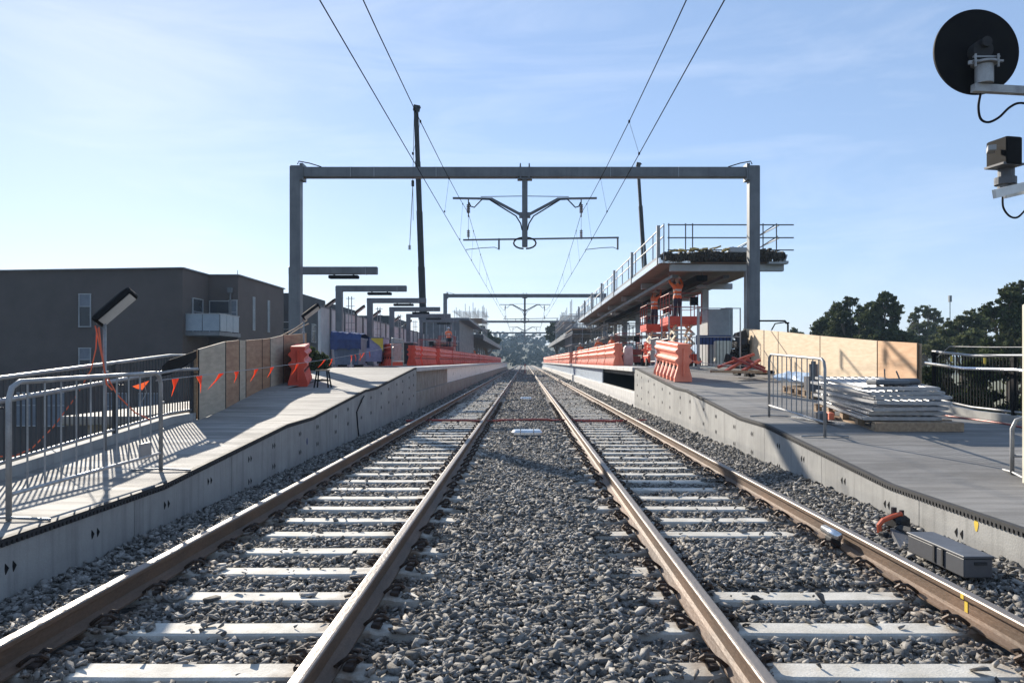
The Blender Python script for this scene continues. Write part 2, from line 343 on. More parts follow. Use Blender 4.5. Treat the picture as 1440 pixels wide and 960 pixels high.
# --- loose stones: real low-poly stones, merged
def stones():
    import bmesh
    shapes = []; q_ = np.random.default_rng(5)
    for i in range(28):
        pts = q_.uniform(-1, 1, (9, 3)) * q_.uniform((.8, .6, .42), (1.15, .9, .75)); nrm = (np.abs(pts) ** 3).sum(1) ** (1 / 3)
        pts = pts / np.maximum(nrm, .5)[:, None] * q_.uniform(.78, 1.0, (9, 1)) * np.array([1.1, .85, .62])
        bm = bmesh.new(); [bm.verts.new(p) for p in pts]; res = bmesh.ops.convex_hull(bm, input=bm.verts)
        bmesh.ops.delete(bm, geom=[g_ for g_ in bm.verts if not g_.link_faces], context='VERTS'); bm.verts.ensure_lookup_table(); bm.verts.index_update()
        shapes.append((np.array([v_.co[:] for v_ in bm.verts]), np.array([[v_.index for v_ in f_.verts] for f_ in bm.faces]))); bm.free()
    zones = [(3.2, 8, 1150, .92), (8, 14, 900, .95), (14, 26, 480, 1.15), (26, 46, 230, 1.5), (46, 80, 75, 2.3), (80, 140, 22, 3.6)]
    P_, S_ = [], []
    for y0, y1, den, sc in zones:
        n = int((RW - LW) * (y1 - y0) * den)
        x = rng.uniform(LW + .02, RW - .02, n); y = rng.uniform(y0, y1, n)
        k = np.round((y - SY0) / SP); on = np.abs(y - SY0 - k * SP) < .125
        k = k.astype(int); jit = np.sin(k * 12.9898 + 1.3) * .09; jit2 = np.sin(k * 78.233) * .08
        vis = ((x > -2.45 + jit) & (x < -1.12)) | ((x > -1.0) & (x < -.80 + jit2 * .8)) | ((x > .86 + jit2 * .8) & (x < 1.06)) | ((x > 1.30 + jit2) & (x < 2.52 + jit))
        vis &= ~((x > 1.2) & (x < 2.7) & (y > 5.72) & (y < 7.15))
        intrack = (np.abs(np.abs(x) - 1.9) < 1.30)
        drop = on & (vis | ((y > 40) & (np.abs(np.abs(x) - 1.9) < .75))) & (rng.random(n) > .022)
        rail = np.zeros(n, bool)
        for rx in (-2.715, -1.045, 1.115, 2.785): rail |= np.abs(x - rx) < .085
        keep = ~drop & ~rail
        x, y, on = x[keep], y[keep], on[keep] & intrack[keep]
        z = hb(x, y) + rng.uniform(-.022, .008, len(x)); z = np.where(on, np.maximum(z, -.178 + rng.uniform(0, .01, len(x))), z)
        P_.append(np.stack([x, y, z], 1)); S_.append(rng.lognormal(math.log(.027 * sc), .36, len(x)).clip(.013, .056 * sc))
    pos = np.concatenate(P_); s = np.concatenate(S_); n = len(pos)
    which = rng.integers(0, len(shapes), n); VV, FF, off = [], [], 0
    for si, (sv_, sf_) in enumerate(shapes):
        ix = np.nonzero(which == si)[0]; m_ = len(ix)
        v = np.repeat(sv_[None], m_, 0) * rng.uniform((.9, .8, .8), (1.25, 1.15, 1.2), (m_, 3))[:, None, :] * s[ix][:, None, None]
        ang = rng.normal(0, 1, (m_, 3)) * np.array([.38, .38, 0]); ang[:, 2] = rng.uniform(0, 2 * np.pi, m_); ca, sa = np.cos(ang), np.sin(ang)
        for i, j, k_ in ((1, 2, 0), (0, 2, 1), (0, 1, 2)):
            a_ = v[:, :, i] * ca[:, None, k_] - v[:, :, j] * sa[:, None, k_]; b_ = v[:, :, i] * sa[:, None, k_] + v[:, :, j] * ca[:, None, k_]; v[:, :, i] = a_; v[:, :, j] = b_
        v += pos[ix][:, None, :]; VV.append(v.reshape(-1, 3)); FF.append((sf_[None] + (np.arange(m_) * len(sv_))[:, None, None] + off).reshape(-1, 3)); off += m_ * len(sv_)
    v = np.concatenate(VV); f = np.concatenate(FF).reshape(-1)
    me = bpy.data.meshes.new('ballast_stones'); me.vertices.add(len(v)); me.vertices.foreach_set('co', v.reshape(-1).astype(np.float32))
    nf = len(f) // 3; me.loops.add(nf * 3); me.loops.foreach_set('vertex_index', f.astype(np.int32))
    me.polygons.add(nf); me.polygons.foreach_set('loop_start', np.arange(0, nf * 3, 3, dtype=np.int32)); me.polygons.foreach_set('loop_total', np.full(nf, 3, np.int32))
    me.materials.append(M['stone']); me.update(); me.validate()
    o = link('ballast', me); o['kind'] = 'stuff'; o['label'] = 'grey crushed stone ballast around the sleepers and rails'
stones()

# --- rails
RPROF = [(-.073, -.17), (.073, -.17), (.073, -.158), (.03, -.142), (.0085, -.128), (.0085, -.052), (.033, -.040), (.035, -.034), (.035, -.010), (.030, -.003), (.020, 0.0), (-.020, 0.0), (-.030, -.003), (-.035, -.010), (-.035, -.034), (-.033, -.040), (-.0085, -.052), (-.0085, -.128), (-.03, -.142), (-.073, -.158)]
for xr, nm, lb in ((-2.715, 'rail', 'outer running rail of the left track beside the shaded ramp wall'), (-1.045, 'rail', 'inner running rail of the left track with a polished head'),
                   (1.115, 'rail', 'inner running rail of the right track with sunlit rusty web'), (2.785, 'rail', 'outer running rail of the right track beside the pale ramp wall')):
    m_ = MB(); m_.prism([(a + xr, bq) for a, bq in RPROF], -5, 320); solo(nm, m_, M['rail'], lb, 'rail', loc=(xr, 4, -.17), group='running rails')

# --- sleepers with spring clips
def sleeper_proto(clips, label):
    t = thing('sleeper', label, 'sleeper', (0, 0, 0), 'concrete sleepers under the two tracks')
    b = MB(); L2 = 1.30
    def cs(x, z, hw=.105): return [(x, -hw - .02, -.38), (x, -hw, z - .012), (x, -hw + .014, z), (x, hw - .014, z), (x, hw, z - .012), (x, hw + .02, -.38)]
    st = [(-L2, -.20), (-L2 + .03, -.188), (-.98, -.186), (-.94, -.174), (-.74, -.174), (-.68, -.188), (0, -.192), (.68, -.188), (.74, -.174), (.94, -.174), (.98, -.186), (L2 - .03, -.188), (L2, -.20)]
    rows = [cs(x, z) for x, z in st]; b.strip(rows)
    b.add(rows[0], [(0, 1, 2, 3, 4, 5)]); b.add(rows[-1], [(5, 4, 3, 2, 1, 0)])
    part(t, 'concrete_bearer', b, M['slp'])
    if clips:
        for sx in (-.835, .835):
            for d in (-1, 1):
                c = MB(); x0 = sx + d * .075; y0 = 0
                c.tube([(x0 - d * .012, -.05, -.152), (x0 + d * .02, -.055, -.125), (x0 + d * .06, -.05, -.098), (x0 + d * .10, -.035, -.100), (x0 + d * .118, -.005, -.128), (x0 + d * .09, .02, -.150), (x0 + d * .04, .02, -.155), (x0 + d * .03, .05, -.140), (x0 + d * .06, .065, -.105), (x0 + d * .10, .055, -.108)], .0125, 6)
                c.box((x0 + d * .055, 0, -.168), (.06, .09, .03), bev=.006)
                part(t, 'rail_clip', c, M['iron'], smooth=False)
    return t
near = sleeper_proto(True, 'pale concrete sleeper with black spring clips near the camera')
far = sleeper_proto(False, 'pale concrete sleeper further along the tracks')
first = {True: True, False: True}
stuffm = MB(); cnt = 0
for i, y in enumerate(SLY):
    for xc, side in ((-1.88, 'left'), (1.95, 'right')):
        cl = y < 30
        if i < 149:
            src = near if cl else far
            lb = ('pale concrete sleeper with black spring clips under the %s track' if cl else 'pale concrete sleeper further along under the %s track') % side
            jx, jr, jz = rnd.uniform(-.02, .02), rnd.uniform(-.008, .008), rnd.uniform(-.003, .002)
            if first[cl]:
                src.location = (xc + jx, y, 0); src['label'] = lb; first[cl] = False
            else: dup(src, (xc + jx, y, 0), jr, lb)
        else:
            stuffm.box((xc, y, -.26), (2.6, .21, .15))
o = struct('distant_sleepers', stuffm, M['slp'], 'stuff'); o['label'] = 'concrete sleepers far along both tracks'

# --- ramp decks, wall panels
def deck(xa, xb, m):
    d = MB(); rows = []; xa = xa - math.copysign(.078, xa)
    for y in [-6, 8.0, 12.15, 13.6, 18.1, 19.4, 26.2, 26.6]:
        z = rz(y); rows.append([(xa, y, -.6), (xa, y, z), (xb, y, z), (xb, y, -.6)])
    d.strip(rows); d.add(rows[0], [(0, 1, 2, 3)]); d.add(rows[-1], [(3, 2, 1, 0)])
    return d
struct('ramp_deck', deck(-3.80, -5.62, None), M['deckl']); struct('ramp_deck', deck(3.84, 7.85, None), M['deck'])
e2 = MB()
for ya, yb in ((13, 15), (15, 18.4), (18.4, 22.4), (22.4, 26.6)):
    X = {13: -5.62, 15: -5.95, 18.4: -6.4, 22.4: -6.5, 26.6: -6.5}
    e2.add([(-5.615, ya, rz(ya) + .001), (-5.615, yb, rz(yb) + .001), (X[yb], yb, rz(yb) + .001), (X[ya], ya, rz(ya) + .001), (-5.615, ya, -.6), (-5.615, yb, -.6), (X[yb], yb, -.6), (X[ya], ya, -.6)],
           [(0, 1, 2, 3), (3, 2, 6, 7), (0, 3, 7, 4), (1, 5, 6, 2)])
struct('ramp_deck', e2, M['deckl'])
PB = [-4.9, -2.45, 0, 2.45, 4.95, 7.4, 9.84, 12.18, 14.6, 17.0, 19.45, 21.9, 24.3, 26.6]
def fix_mark(b, x, y, z, sgn):  # a pair of cast-in socket marks
    for k in (0, 1):
        yy = y + k * .085
        b.add([(x, yy - .018, z + .04), (x, yy + .022, z), (x, yy - .014, z - .04), (x, yy - .022, z),
               (x - sgn * .004, yy - .018, z + .04), (x - sgn * .004, yy + .022, z), (x - sgn * .004, yy - .014, z - .04), (x - sgn * .004, yy - .022, z)],
              [(4, 5, 6, 7), (0, 1, 5, 4), (1, 2, 6, 5), (2, 3, 7, 6), (3, 0, 4, 7)])
ORD = ['first', 'second', 'third', 'fourth', 'fifth', 'sixth', 'seventh', 'eighth', 'ninth', 'tenth', 'eleventh', 'twelfth', 'thirteenth']
for side, X, sgn in (('left', LW, 1), ('right', RW, -1)):
    for i, (a, c) in enumerate(zip(PB, PB[1:])):
        if c < 2: continue
        t = thing('wall_panel', '%s precast concrete ramp wall panel from the camera beside the %s track' % (ORD[i - 3 if i > 2 else 0] if i > 2 else 'nearest', side), 'wall panel', (X, (a + c) / 2, -.4), 'precast wall panels of the %s ramp' % side)
        pn = MB(); ys_ = [a + .006] + [q for q, _ in PROF if a + .02 < q < c - .02] + [c - .006]
        xi, xo = X, X - sgn * .115
        rows = [[(xi, y, -.5), (xi, y, rz(y) - .055), (xi - sgn * .008, y, rz(y) - .047), (xo, y, rz(y) - .047), (xo, y, -.5)] for y in ys_]
        pn.strip(rows); pn.add(rows[0], [(0, 1, 2, 3, 4)]); pn.add(rows[-1], [(4, 3, 2, 1, 0)])
        part(t, 'panel_slab', pn, M['conc'])
        for q, fy in enumerate((a + .62, c - .72)):
            hs = rz(fy) - .05
            zs = [hs - .17] + ([hs - .17 - (.3 if hs < .7 else .36)] if hs > .28 else [])
            if hs > 1.0: zs = [hs - .17, hs - .5, hs - .85]
            for z in zs:
                k = MB(); fix_mark(k, X, fy, z, -sgn); part(t, 'fixing_mark', k, M['black'])
    # rubber edge strip with teeth
    s_ = MB(); ys_ = [-6] + [q for q, _ in PROF[1:-1]] + [26.6]
    for (a, c) in zip(ys_, ys_[1:]):
        s_.beam((X - sgn * .018, a, rz(a) - .012), (X - sgn * .018, c, rz(c) - .012), .055, .03)
    y = 2.5
    while y < 26.5:
        s_.box((X - sgn * .012, y, rz(y) - .038), (.05, .032, .035)); y += .056
    solo('edge_strip', s_, M['rubber'], 'black toothed rubber strip along the %s ramp edge' % side, 'edge strip', loc=(X, 10, .2))
# orange paint patch
k = MB(); k.add([(RW - .003, 6.46 + .03 * math.cos(q) * (1 + .2 * math.sin(3 * q)), .10 + .05 * math.sin(q)) for q in np.linspace(0, 6.0, 14)], [tuple(range(14))]); solo('paint_mark', k, M['yellow'], 'orange paint dab on the right ramp wall', 'paint mark')
k = MB(); k.add([(LW + .003, 13.25 + .05 * math.cos(q), .1 + .06 * math.sin(q * 1.0)) for q in np.linspace(0, 6, 12)], [tuple(range(12))]); solo('paint_mark', k, M['blue'], 'small blue spray paint mark on the left ramp wall', 'paint mark')
k = MB(); k.box((2.785 - .0105, 4.93, -.09), (.003, .035, .07)); k.box((2.785 - .0365, 4.93, -.025), (.002, .035, .03)); solo('paint_mark', k, M['yellow'], 'yellow paint dab on the web of the right outer rail', 'paint mark')

# --- platforms
for side, sg in (('left', -1), ('right', 1)):
    X = sg * 3.70
    f = MB(); f.box((sg * 6.6, 98.3, 1.02), (5.2, 143.4, .20)); f.box((sg * 9.15, 98.3, -.1), (.1, 143.4, 2.05))
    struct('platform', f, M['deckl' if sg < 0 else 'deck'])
    c_ = MB()
    y = 26.62; i = 0
    while y < 169:
        c_.box((sg * 4.0, y + 1.19, 1.175), (.70, 2.375, .15), bev=.012); y += 2.4; i += 1
    solo('platform_coping', c_, M['coping'], 'pale coping slabs along the %s platform edge' % side, 'coping', loc=(X, 27, 1.1))
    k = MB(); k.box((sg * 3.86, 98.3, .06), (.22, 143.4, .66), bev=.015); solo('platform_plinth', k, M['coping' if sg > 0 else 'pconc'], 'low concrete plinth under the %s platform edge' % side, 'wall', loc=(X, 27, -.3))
    k = MB(); k.box((sg * 5.7, 98.3, .36), (.12, 143.4, 1.3)); solo('platform_back_wall', k, M['rubber'], 'recessed wall coloured dark as shade deep below the %s platform' % side, 'wall', loc=(sg * 5.7, 27, -.3))  # near-black material paints in the shade of the void under the coping
    y = 39.2; n_ = 0
    fm = MB()
    while y < 168:
        fm.box((sg * 3.90, y + 1.48, .742), (.05, 2.95, .70)); y += 2.97
    solo('platform_fascia', fm, M['film'], 'pale blue film covered panels below the %s platform coping' % side, 'fascia', loc=(X, 39.2, .4))
    if sg < 0:
        k = MB()
        for y in (26.7, 30.85, 35.0): k.box((-3.90, y + 2.06, .742), (.06, 4.13, .70))
        solo('formwork_board', k, M['pconc'], 'stained concrete boards under the near end of the left platform coping', 'board', loc=(-3.9, 27, .4))
# landing slab beyond the left fence
k = MB(); k.box((-6.35, 14.0, .56), (1.2, 4.6, .14), bev=.02); k.box((-6.35, 14.2, -1.9), (.9, 4.0, 4.75)); struct('landing_slab', k, M['deckl'])

# ------------------------------------------------------------------ fences
def fence(side, X, y0, y1, hx, label, postm):
    t = thing('ramp_fence', label, 'fence', (X, (y0 + y1) / 2, rz((y0 + y1) / 2)))
    sg = 1 if X > 0 else -1; ys = sorted([y0, y1] + [q for q, _ in PROF if y0 < q < y1])
    kb = MB()
    for a, c in zip(ys, ys[1:]): kb.beam((X + sg * .02, a, rz(a) + .05), (X + sg * .02, c, rz(c) + .05), .16, .13)
    part(t, 'kerb', kb, M['conc'])
    tr = MB(); tr.tube([(X, y, rz(y) + 1.06) for y in ys], .024, 8); part(t, 'top_rail', tr, M['galv'], smooth=True)
    br = MB(); br.tube([(X, y, rz(y) + .17) for y in ys], .02, 6); part(t, 'bottom_rail', br, M['galv'], smooth=True)
    hr = MB(); hr.tube([(hx, y, rz(y) + .84) for y in [q - (.12 if q == ys[-1] and X < 0 else 0) for q in ys]], .028, 10); part(t, 'handrail', hr, M['alu' if X > 0 else 'galv'], smooth=True)
    bars = MB(); y = y0 + .06
    while y < y1: bars.box((X, y, rz(y) + .61), (.015, .015, .88)); y += .092
    part(t, 'bars', bars, postm)
    y = y1 - .05
    while y > y0:
        p = MB(); p.box((X, y, rz(y) + .53), (.05, .07, 1.04)); p.box((X, y, rz(y) + 1.0), (.07, .11, .05)); p.tube([(X, y, rz(y) + .76), (hx, y, rz(y) + .76), (hx, y, rz(y) + .84)], .012, 6)
        part(t, 'post', p, postm); y -= 2.42
    return t
fence('left', -5.5, -3, 13.0, -5.38, 'dark barred fence with grey handrail on the left ramp', M['bars'])
fence('right', 7.75, -3, 14.9, 7.60, 'black barred fence with bright handrail on the right ramp', M['black'])
# thin wire with warning lights over the right fence
t = thing('temporary_light_string', 'thin grey cable with small yellow lamps strung over the right fence', 'light string', (7.7, 13, 1.5))
k = MB(); k.tube([P(1318, 502, 14.7), P(1335, 487, 14), P(1390, 488, 12.8), P(1440, 488, 11.9), (7.8, 8, 1.7)], .006, 5); part(t, 'cable', k, M['galv'])
for px, py in ((1338, 505), (1385, 508)):
    k = MB(); c = P(px, py, 13.8 if px < 1360 else 12.9); k.tube([c + Vector((0, 0, .06)), c - Vector((0, 0, .04))], .02, 8); part(t, 'lamp', k, M['yellow'])
k = MB(); k.tube([(7.4, -3, rz(0) + .012), (7.45, 4, .212), (7.3, 9, rz(9) + .012), (7.5, 11, rz(11) + .012), (7.4, 12.15, rz(12.15) + .014), (7.35, 13.6, rz(13.6) + .014), (7.2, 14.5, rz(14.5) + .012)], .014, 6)
solo('cable', k, M['redsteel'], 'dark red cable lying at the foot of the right fence', 'cable')

# plywood hoardings
def ply(name_, seq, X0s, mats, label, capm):
    t = thing('plywood_hoarding', label, 'hoarding', (X0s[0], seq[0][0], rz(seq[0][0])))
    for i, ((ya, za), (yb, zb)) in enumerate(zip(seq, seq[1:])):
        k = MB(); xa, xb = X0s[i], X0s[i + 1]; d = .012
        pts = []
        for x, y, z in ((xa, ya + .01, za), (xb, yb - .01, zb)):
            pts += [(x - d, y, rz(y) - .01), (x + d, y, rz(y) - .01), (x + d, y, z), (x - d, y, z)]
        k.add(pts, [(0, 1, 2, 3), (7, 6, 5, 4), (0, 4, 5, 1), (1, 5, 6, 2), (2, 6, 7, 3), (3, 7, 4, 0)])
        part(t, 'plywood_sheet', k, mats[i])
    for i, (y, z) in enumerate(seq):
        k = MB(); sg = 1 if X0s[0] > 0 else -1
        k.box((X0s[i] + sg * .04, y, (rz(y) + z) / 2), (.04, .06, z - rz(y) - .02)); part(t, 'stud', k, M['timber'])
        k = MB(); k.box((X0s[i] - sg * .014, y, (rz(y) + z) / 2), (.006, .03, z - rz(y) - .01)); part(t, 'joint_strip', k, M['black'])
    return t
ply('r', [(15.0, 1.80), (16.75, 1.89), (20.0, 2.10), (23.3, 2.34), (27.0, 2.58)], [7.52, 7.54, 7.54, 7.54, 7.54], [M['plyo'], M['ply'], M['ply'], M['ply']], 'low pale plywood hoarding with one orange sheet along the right ramp', None)
ply('l', [(13.0, 1.65), (14.7, 1.82), (15.9, 1.88), (16.5, 1.89), (18.3, 1.97), (19.0, 2.01), (20.1, 2.12), (22.4, 2.25)], [-5.42, -5.62, -5.80, -5.88, -6.14, -6.18, -6.2, -6.24], [M['plyg'], M['plyb'], M['plyg'], M['plyb'], M['plyb'], M['plyg'], M['plyb']], 'low brown and grey plywood hoarding along the left ramp', None)

# ------------------------------------------------------------------ crowd barriers
def crowd_barrier(p0, p1, label, h=1.08, nb=12, plate=False, fixed_z=None):
    p0, p1 = Vector(p0), Vector(p1); t = thing('crowd_barrier', label, 'crowd barrier', (p0 + p1) / 2, 'grey crowd control barriers')
    d = p1 - p0; dn = d.normalized(); z = Vector((0, 0, 1)); r = .022; c = .13
    k = MB(); k.tube([p0, p0 + z * (h - c), p0 + z * (h - c * .3) + dn * c * .3, p0 + z * h + dn * c, p1 + z * h - dn * c, p1 + z * (h - c * .3) - dn * c * .3, p1 + z * (h - c), p1], r, 10)
    part(t, 'frame', k, M['galv'], smooth=True)
    k = MB(); k.tube([p0 + z * .2, p1 + z * .2], .017, 8); part(t, 'bottom_rail', k, M['galvb'], smooth=True)
    k = MB()
    for i in range(1, nb):
        q = p0 + d * i / nb; k.tube([q + z * .2, q + z * (h - .01)], .0085, 6)
    part(t, 'bars', k, M['galv'])
    pr = dn.cross(z)
    for q in (p0, p1):
        k = MB(); k.tube([q + z * .01 - pr * .33, q + z * .025, q + z * .01 + pr * .33], .012, 6); part(t, 'foot', k, M['galv'])
    if plate:
        q = p0 + d * .86; k = MB(); k.box(q + z * .27, (.012, .24, .16), math.atan2(-d.x, d.y)); part(t, 'id_plate', k, M['galv'])
        for u in (.45, .75): k = MB(); k.tube([p1 + z * u - dn * .02, p1 + z * u + dn * .06], .014, 6); part(t, 'hook', k, M['galv'])
    return t
crowd_barrier((-4.04, 6.14, .205), (-4.0, 8.62, rz(8.62) + .005), 'grey crowd barrier on the left ramp nearest the camera', nb=11, plate=True)
crowd_barrier((4.17, 10.9, rz(10.9) + .005), (4.22, 13.55, rz(13.5) + .005), 'grey crowd barrier on the right ramp in front of the pallet', nb=11)
crowd_barrier((5.25, 8.45, rz(8.45) + .005), (7.3, 7.9, rz(7.9) + .01), 'grey crowd barrier partly cut off at the right edge of the picture', h=.62, nb=9)
crowd_barrier((-5.0, 29.5, 1.25), (-4.95, 32.0, 1.25), 'grey mesh crowd barrier at the near end of the left orange barrier row', nb=20)
crowd_barrier((4.95, 29.0, 1.25), (5.05, 31.4, 1.25), 'grey crowd barrier behind the two orange barriers on the right platform', nb=20)

# ------------------------------------------------------------------ water filled barriers
def wb_proto(m, label, cat='water barrier', L=2.0):
    t = thing('water_barrier', label, cat, (0, 0, 0))
    prof = [(0, .235), (.10, .235), (.40, .15), (.46, .15), (.54, .225), (.58, .225), (.64, .15), (.70, .15), (.78, .225), (.82, .225), (.88, .16), (.97, .18), (1.0, .165)]
    n = 24; k = MB(); rows = []
    seq = []
    for i in range(n + 1):
        y = -L / 2 + L * i / n; seq.append(y)
    half = []
    def hw(z, w_, i):
        if z < .42 and (i % 4) in (2, 3): return w_ * .72
        return w_
    for i, y in enumerate(seq):
        row = [(hw(z, w_, i), y, z) for z, w_ in prof] + [(0, y, 1.0)] + [(-hw(z, w_, i), y, z) for z, w_ in reversed(prof)]
        rows.append(row)
    k.strip(rows)
    for row in (rows[0], rows[-1]): k.add(row, [tuple(range(len(row)))])
    for i in range(2, n, 4):
        for sx in (-1, 1):
            y = (seq[i] + seq[min(i + 1, n)]) / 2; k.tube([(sx * .08, y, .36), (sx * .165, y, .36)], .045, 10, mi=1)  # black discs paint the shade inside the fork holes
    part(t, 'barrier_shell', k, [m, M['black']])
    k = MB(); k.tube([(0, -L / 2 - .03, .15), (0, -L / 2 - .03, .9)], .03, 8); part(t, 'coupling', k, m)
    k = MB(); k.tube([(0, L * .3, 1.0), (0, L * .3, 1.02)], .06, 10); part(t, 'filler_cap', k, M['black'])
    return t
GL = 'orange water filled barriers along the left platform'; GR = 'orange water filled barriers along the right platform'
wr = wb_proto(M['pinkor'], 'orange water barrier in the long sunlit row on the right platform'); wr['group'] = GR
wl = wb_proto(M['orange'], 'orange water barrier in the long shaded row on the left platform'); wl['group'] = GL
y = 34.6 + 1; i = 0
while y < 166:
    if i not in (15, 16, 27):
        loc = (4.14 + rnd.uniform(-.02, .02), y, 1.25)
        if i == 0: wr.location = loc
        else: dup(wr, loc, rnd.uniform(-.012, .012))
    y += 2.03 if i % 9 else 2.2; i += 1
y = 39.6; i = 0
while y < 166:
    xx = -5.6 + .4 * (y - 33) / 70 + rnd.uniform(-.02, .02) if y < 103 else -5.2
    if i == 0: wl.location = (xx, y, 1.24)
    elif i not in (4,): dup(wl, (xx, y, 1.24), rnd.uniform(-.012, .012))
    y += 2.03 if i % 11 else 2.35; i += 1
a = dup(wr, (4.55, 22.9, rz(22.9) - .02), .02, 'orange water barrier standing alone on the right ramp end with tape tied to it', 'orange water barriers on the ramps'); a.rotation_euler = (math.atan(.0632), 0, .05); a.location = (4.14, 22.1, rz(22.1) + .01); a.scale = (1, 1.3, 1)
a = dup(wl, (-5.35, 20.5, rz(20.5)), -.05, 'red orange water barrier standing alone against plywood on the left ramp', 'orange water barriers on the ramps'); a.rotation_euler = (math.atan(.0632), 0, .21); a.location = (-5.86, 20.5, rz(20.5) + .005)
a = dup(wl, (-6.1, 35.6, 1.24), .5, 'orange water barrier turned sideways at the start of the left platform row', 'orange water barriers on the ramps')

# ------------------------------------------------------------------ overhead line portals
def portal():
    t = thing('overhead_line_portal', 'nearest grey steel overhead line portal spanning both tracks', 'gantry', (0, 0, 0), 'overhead line portals')
    for sx, z0 in ((-7.78, 1.1), (7.78, 1.1)):
        k = MB(); k.box((sx, 0, (z0 + 8.08) / 2), (.36, .36, 8.08 - z0), bev=.02); mst = part(t, 'mast', k, M['steel'])
        k = MB(); k.box((sx, 0, z0 + .04), (.6, .6, .06)); part(mst, 'base_plate', k, M['steel'])
        s = 1 if sx < 0 else -1
        k = MB(); k.box((sx + s * .20, 0, 7.86), (.05, .46, .56)); k.box((sx + s * .26, 0, 7.86), (.05, .46, .56)); part(t, 'end_flange', k, M['steel'])
        k = MB(); k.tube([(sx + s * .1, -.2, 8.1), (sx + s * .15, -.22, 8.2), (sx + s * .5, -.2, 8.14), (sx + s * .9, -.19, 8.02)], .018, 6); part(t, 'bond_cable', k, M['black'])
    k = MB()
    k.box((0, 0, 7.86), (15.1, .34, .34), bev=.02)
    part(t, 'beam', k, M['steel'])
    k = MB()
    for x in (-5.9, -5.1, -3.0, 2.9, 5.2): k.box((x, -.18, 7.86), (.012, .02, .35))
    part(t, 'weld_seams', k, M['steell'])
    for s in (-1, 1):
        k = MB(); k.box((s * .15, 0, 7.86), (.05, .42, .46)); k.tube([(s * .15, -.12, 8.0), (s * .15, -.12, 8.16)], .02, 6); part(t, 'splice_flange', k, M['steel'])
    k = MB(); k.box((0, 0, 6.55), (.19, .19, 2.42), bev=.01); k.box((0, 0, 7.64), (.5, .3, .05)); part(t, 'drop_post', k, M['steel'])
    for s in (-1, 1):
        k = MB(); k.beam((s * .1, 0, 6.42), (s * 1.15, 0, 6.98), .07, .09); k.beam((s * 1.1, 0, 6.98), (s * 2.45, 0, 7.00 - (.0 if s < 0 else .0)), .09, .06)
        k.box((s * .13, 0, 6.42), (.12, .26, .16)); part(t, 'cantilever', k, M['steel'])
        k = MB(); k.tube([(s * .1, 0, 7.07), (s * .8, 0, 7.06), (s * 1.5, 0, 7.05)], .014, 6); part(t, 'tie_rod', k, M['steel'])
        k = MB(); k.tube([(s * .09, -.08, 5.9), (s * .14, -.1, 6.12), (s * .3, -.08, 6.38), (s * .62, -.05, 6.58), (s * 1.2, -.05, 6.94), (s * 1.45, -.05, 6.95), (s * 1.6, -.05, 6.80), (s * 1.72, -.03, 6.68), (s * 1.84, -.02, 6.72), (s * 1.9, 0, 6.86)], .022, 6); part(t, 'feeder_cable', k, M['black'])
        k = MB(); X = s * 1.92
        k.tube([(X, 0, 7.02), (X, 0, 6.35)], .02, 6)
        for i in range(5): k.tube([(X, 0, 6.78 - i * .06), (X, 0, 6.745 - i * .06)], .062, 10)
        k.tube([(X, 0, 6.33), (X, 0, 5.6)], .006, 5); part(t, 'insulator', k, M['insul'])
        k = MB()
        for i in range(4): k.tube([(X, 0, 5.90 - i * .06), (X, 0, 5.865 - i * .06)], .05, 8)
        k.tube([(X, 0, 5.95), (X, 0, 5.6)], .014, 6); part(t, 'insulator', k, M['insul'])
        k = MB(); pts = [(s * .04 + s * .34 * math.sin(a_), -.02, 5.66 - .19 * (1 - math.cos(a_))) for a_ in np.linspace(0, math.pi, 9)]
        k.tube(pts, .028, 8); part(t, 'loop_cable', k, M['black'])
    k = MB(); k.tube([(-2.1, 0, 5.58), (3.2, 0, 5.66)], .03, 8); part(t, 'registration_tube', k, M['steel'])
    for xa, xb in ((-.88, -2.0), (3.16, 2.06)):
        k = MB(); k.box((xa, 0, 5.44), (.06, .06, .38)); part(t, 'drop_bracket', k, M['steel'])
        k = MB(); k.tube([(xa, 0, 5.27), (xa - .15, 0, 5.33), ((xa + xb) / 2, 0, 5.31), (xb, 0, 5.25), (xb, 0, 5.17)], .013, 6); part(t, 'registration_arm', k, M['steel'])
    return t
p0 = portal(); p0.location = (0, 26.7, 0)
for i, nm in ((1, 'second'), (2, 'third'), (3, 'farthest'), (-1, 'unseen')):
    if i > 0: dup(p0, (0, 26.7 + 50 * i, 0), None, '%s grey overhead line portal along the tracks' % nm)
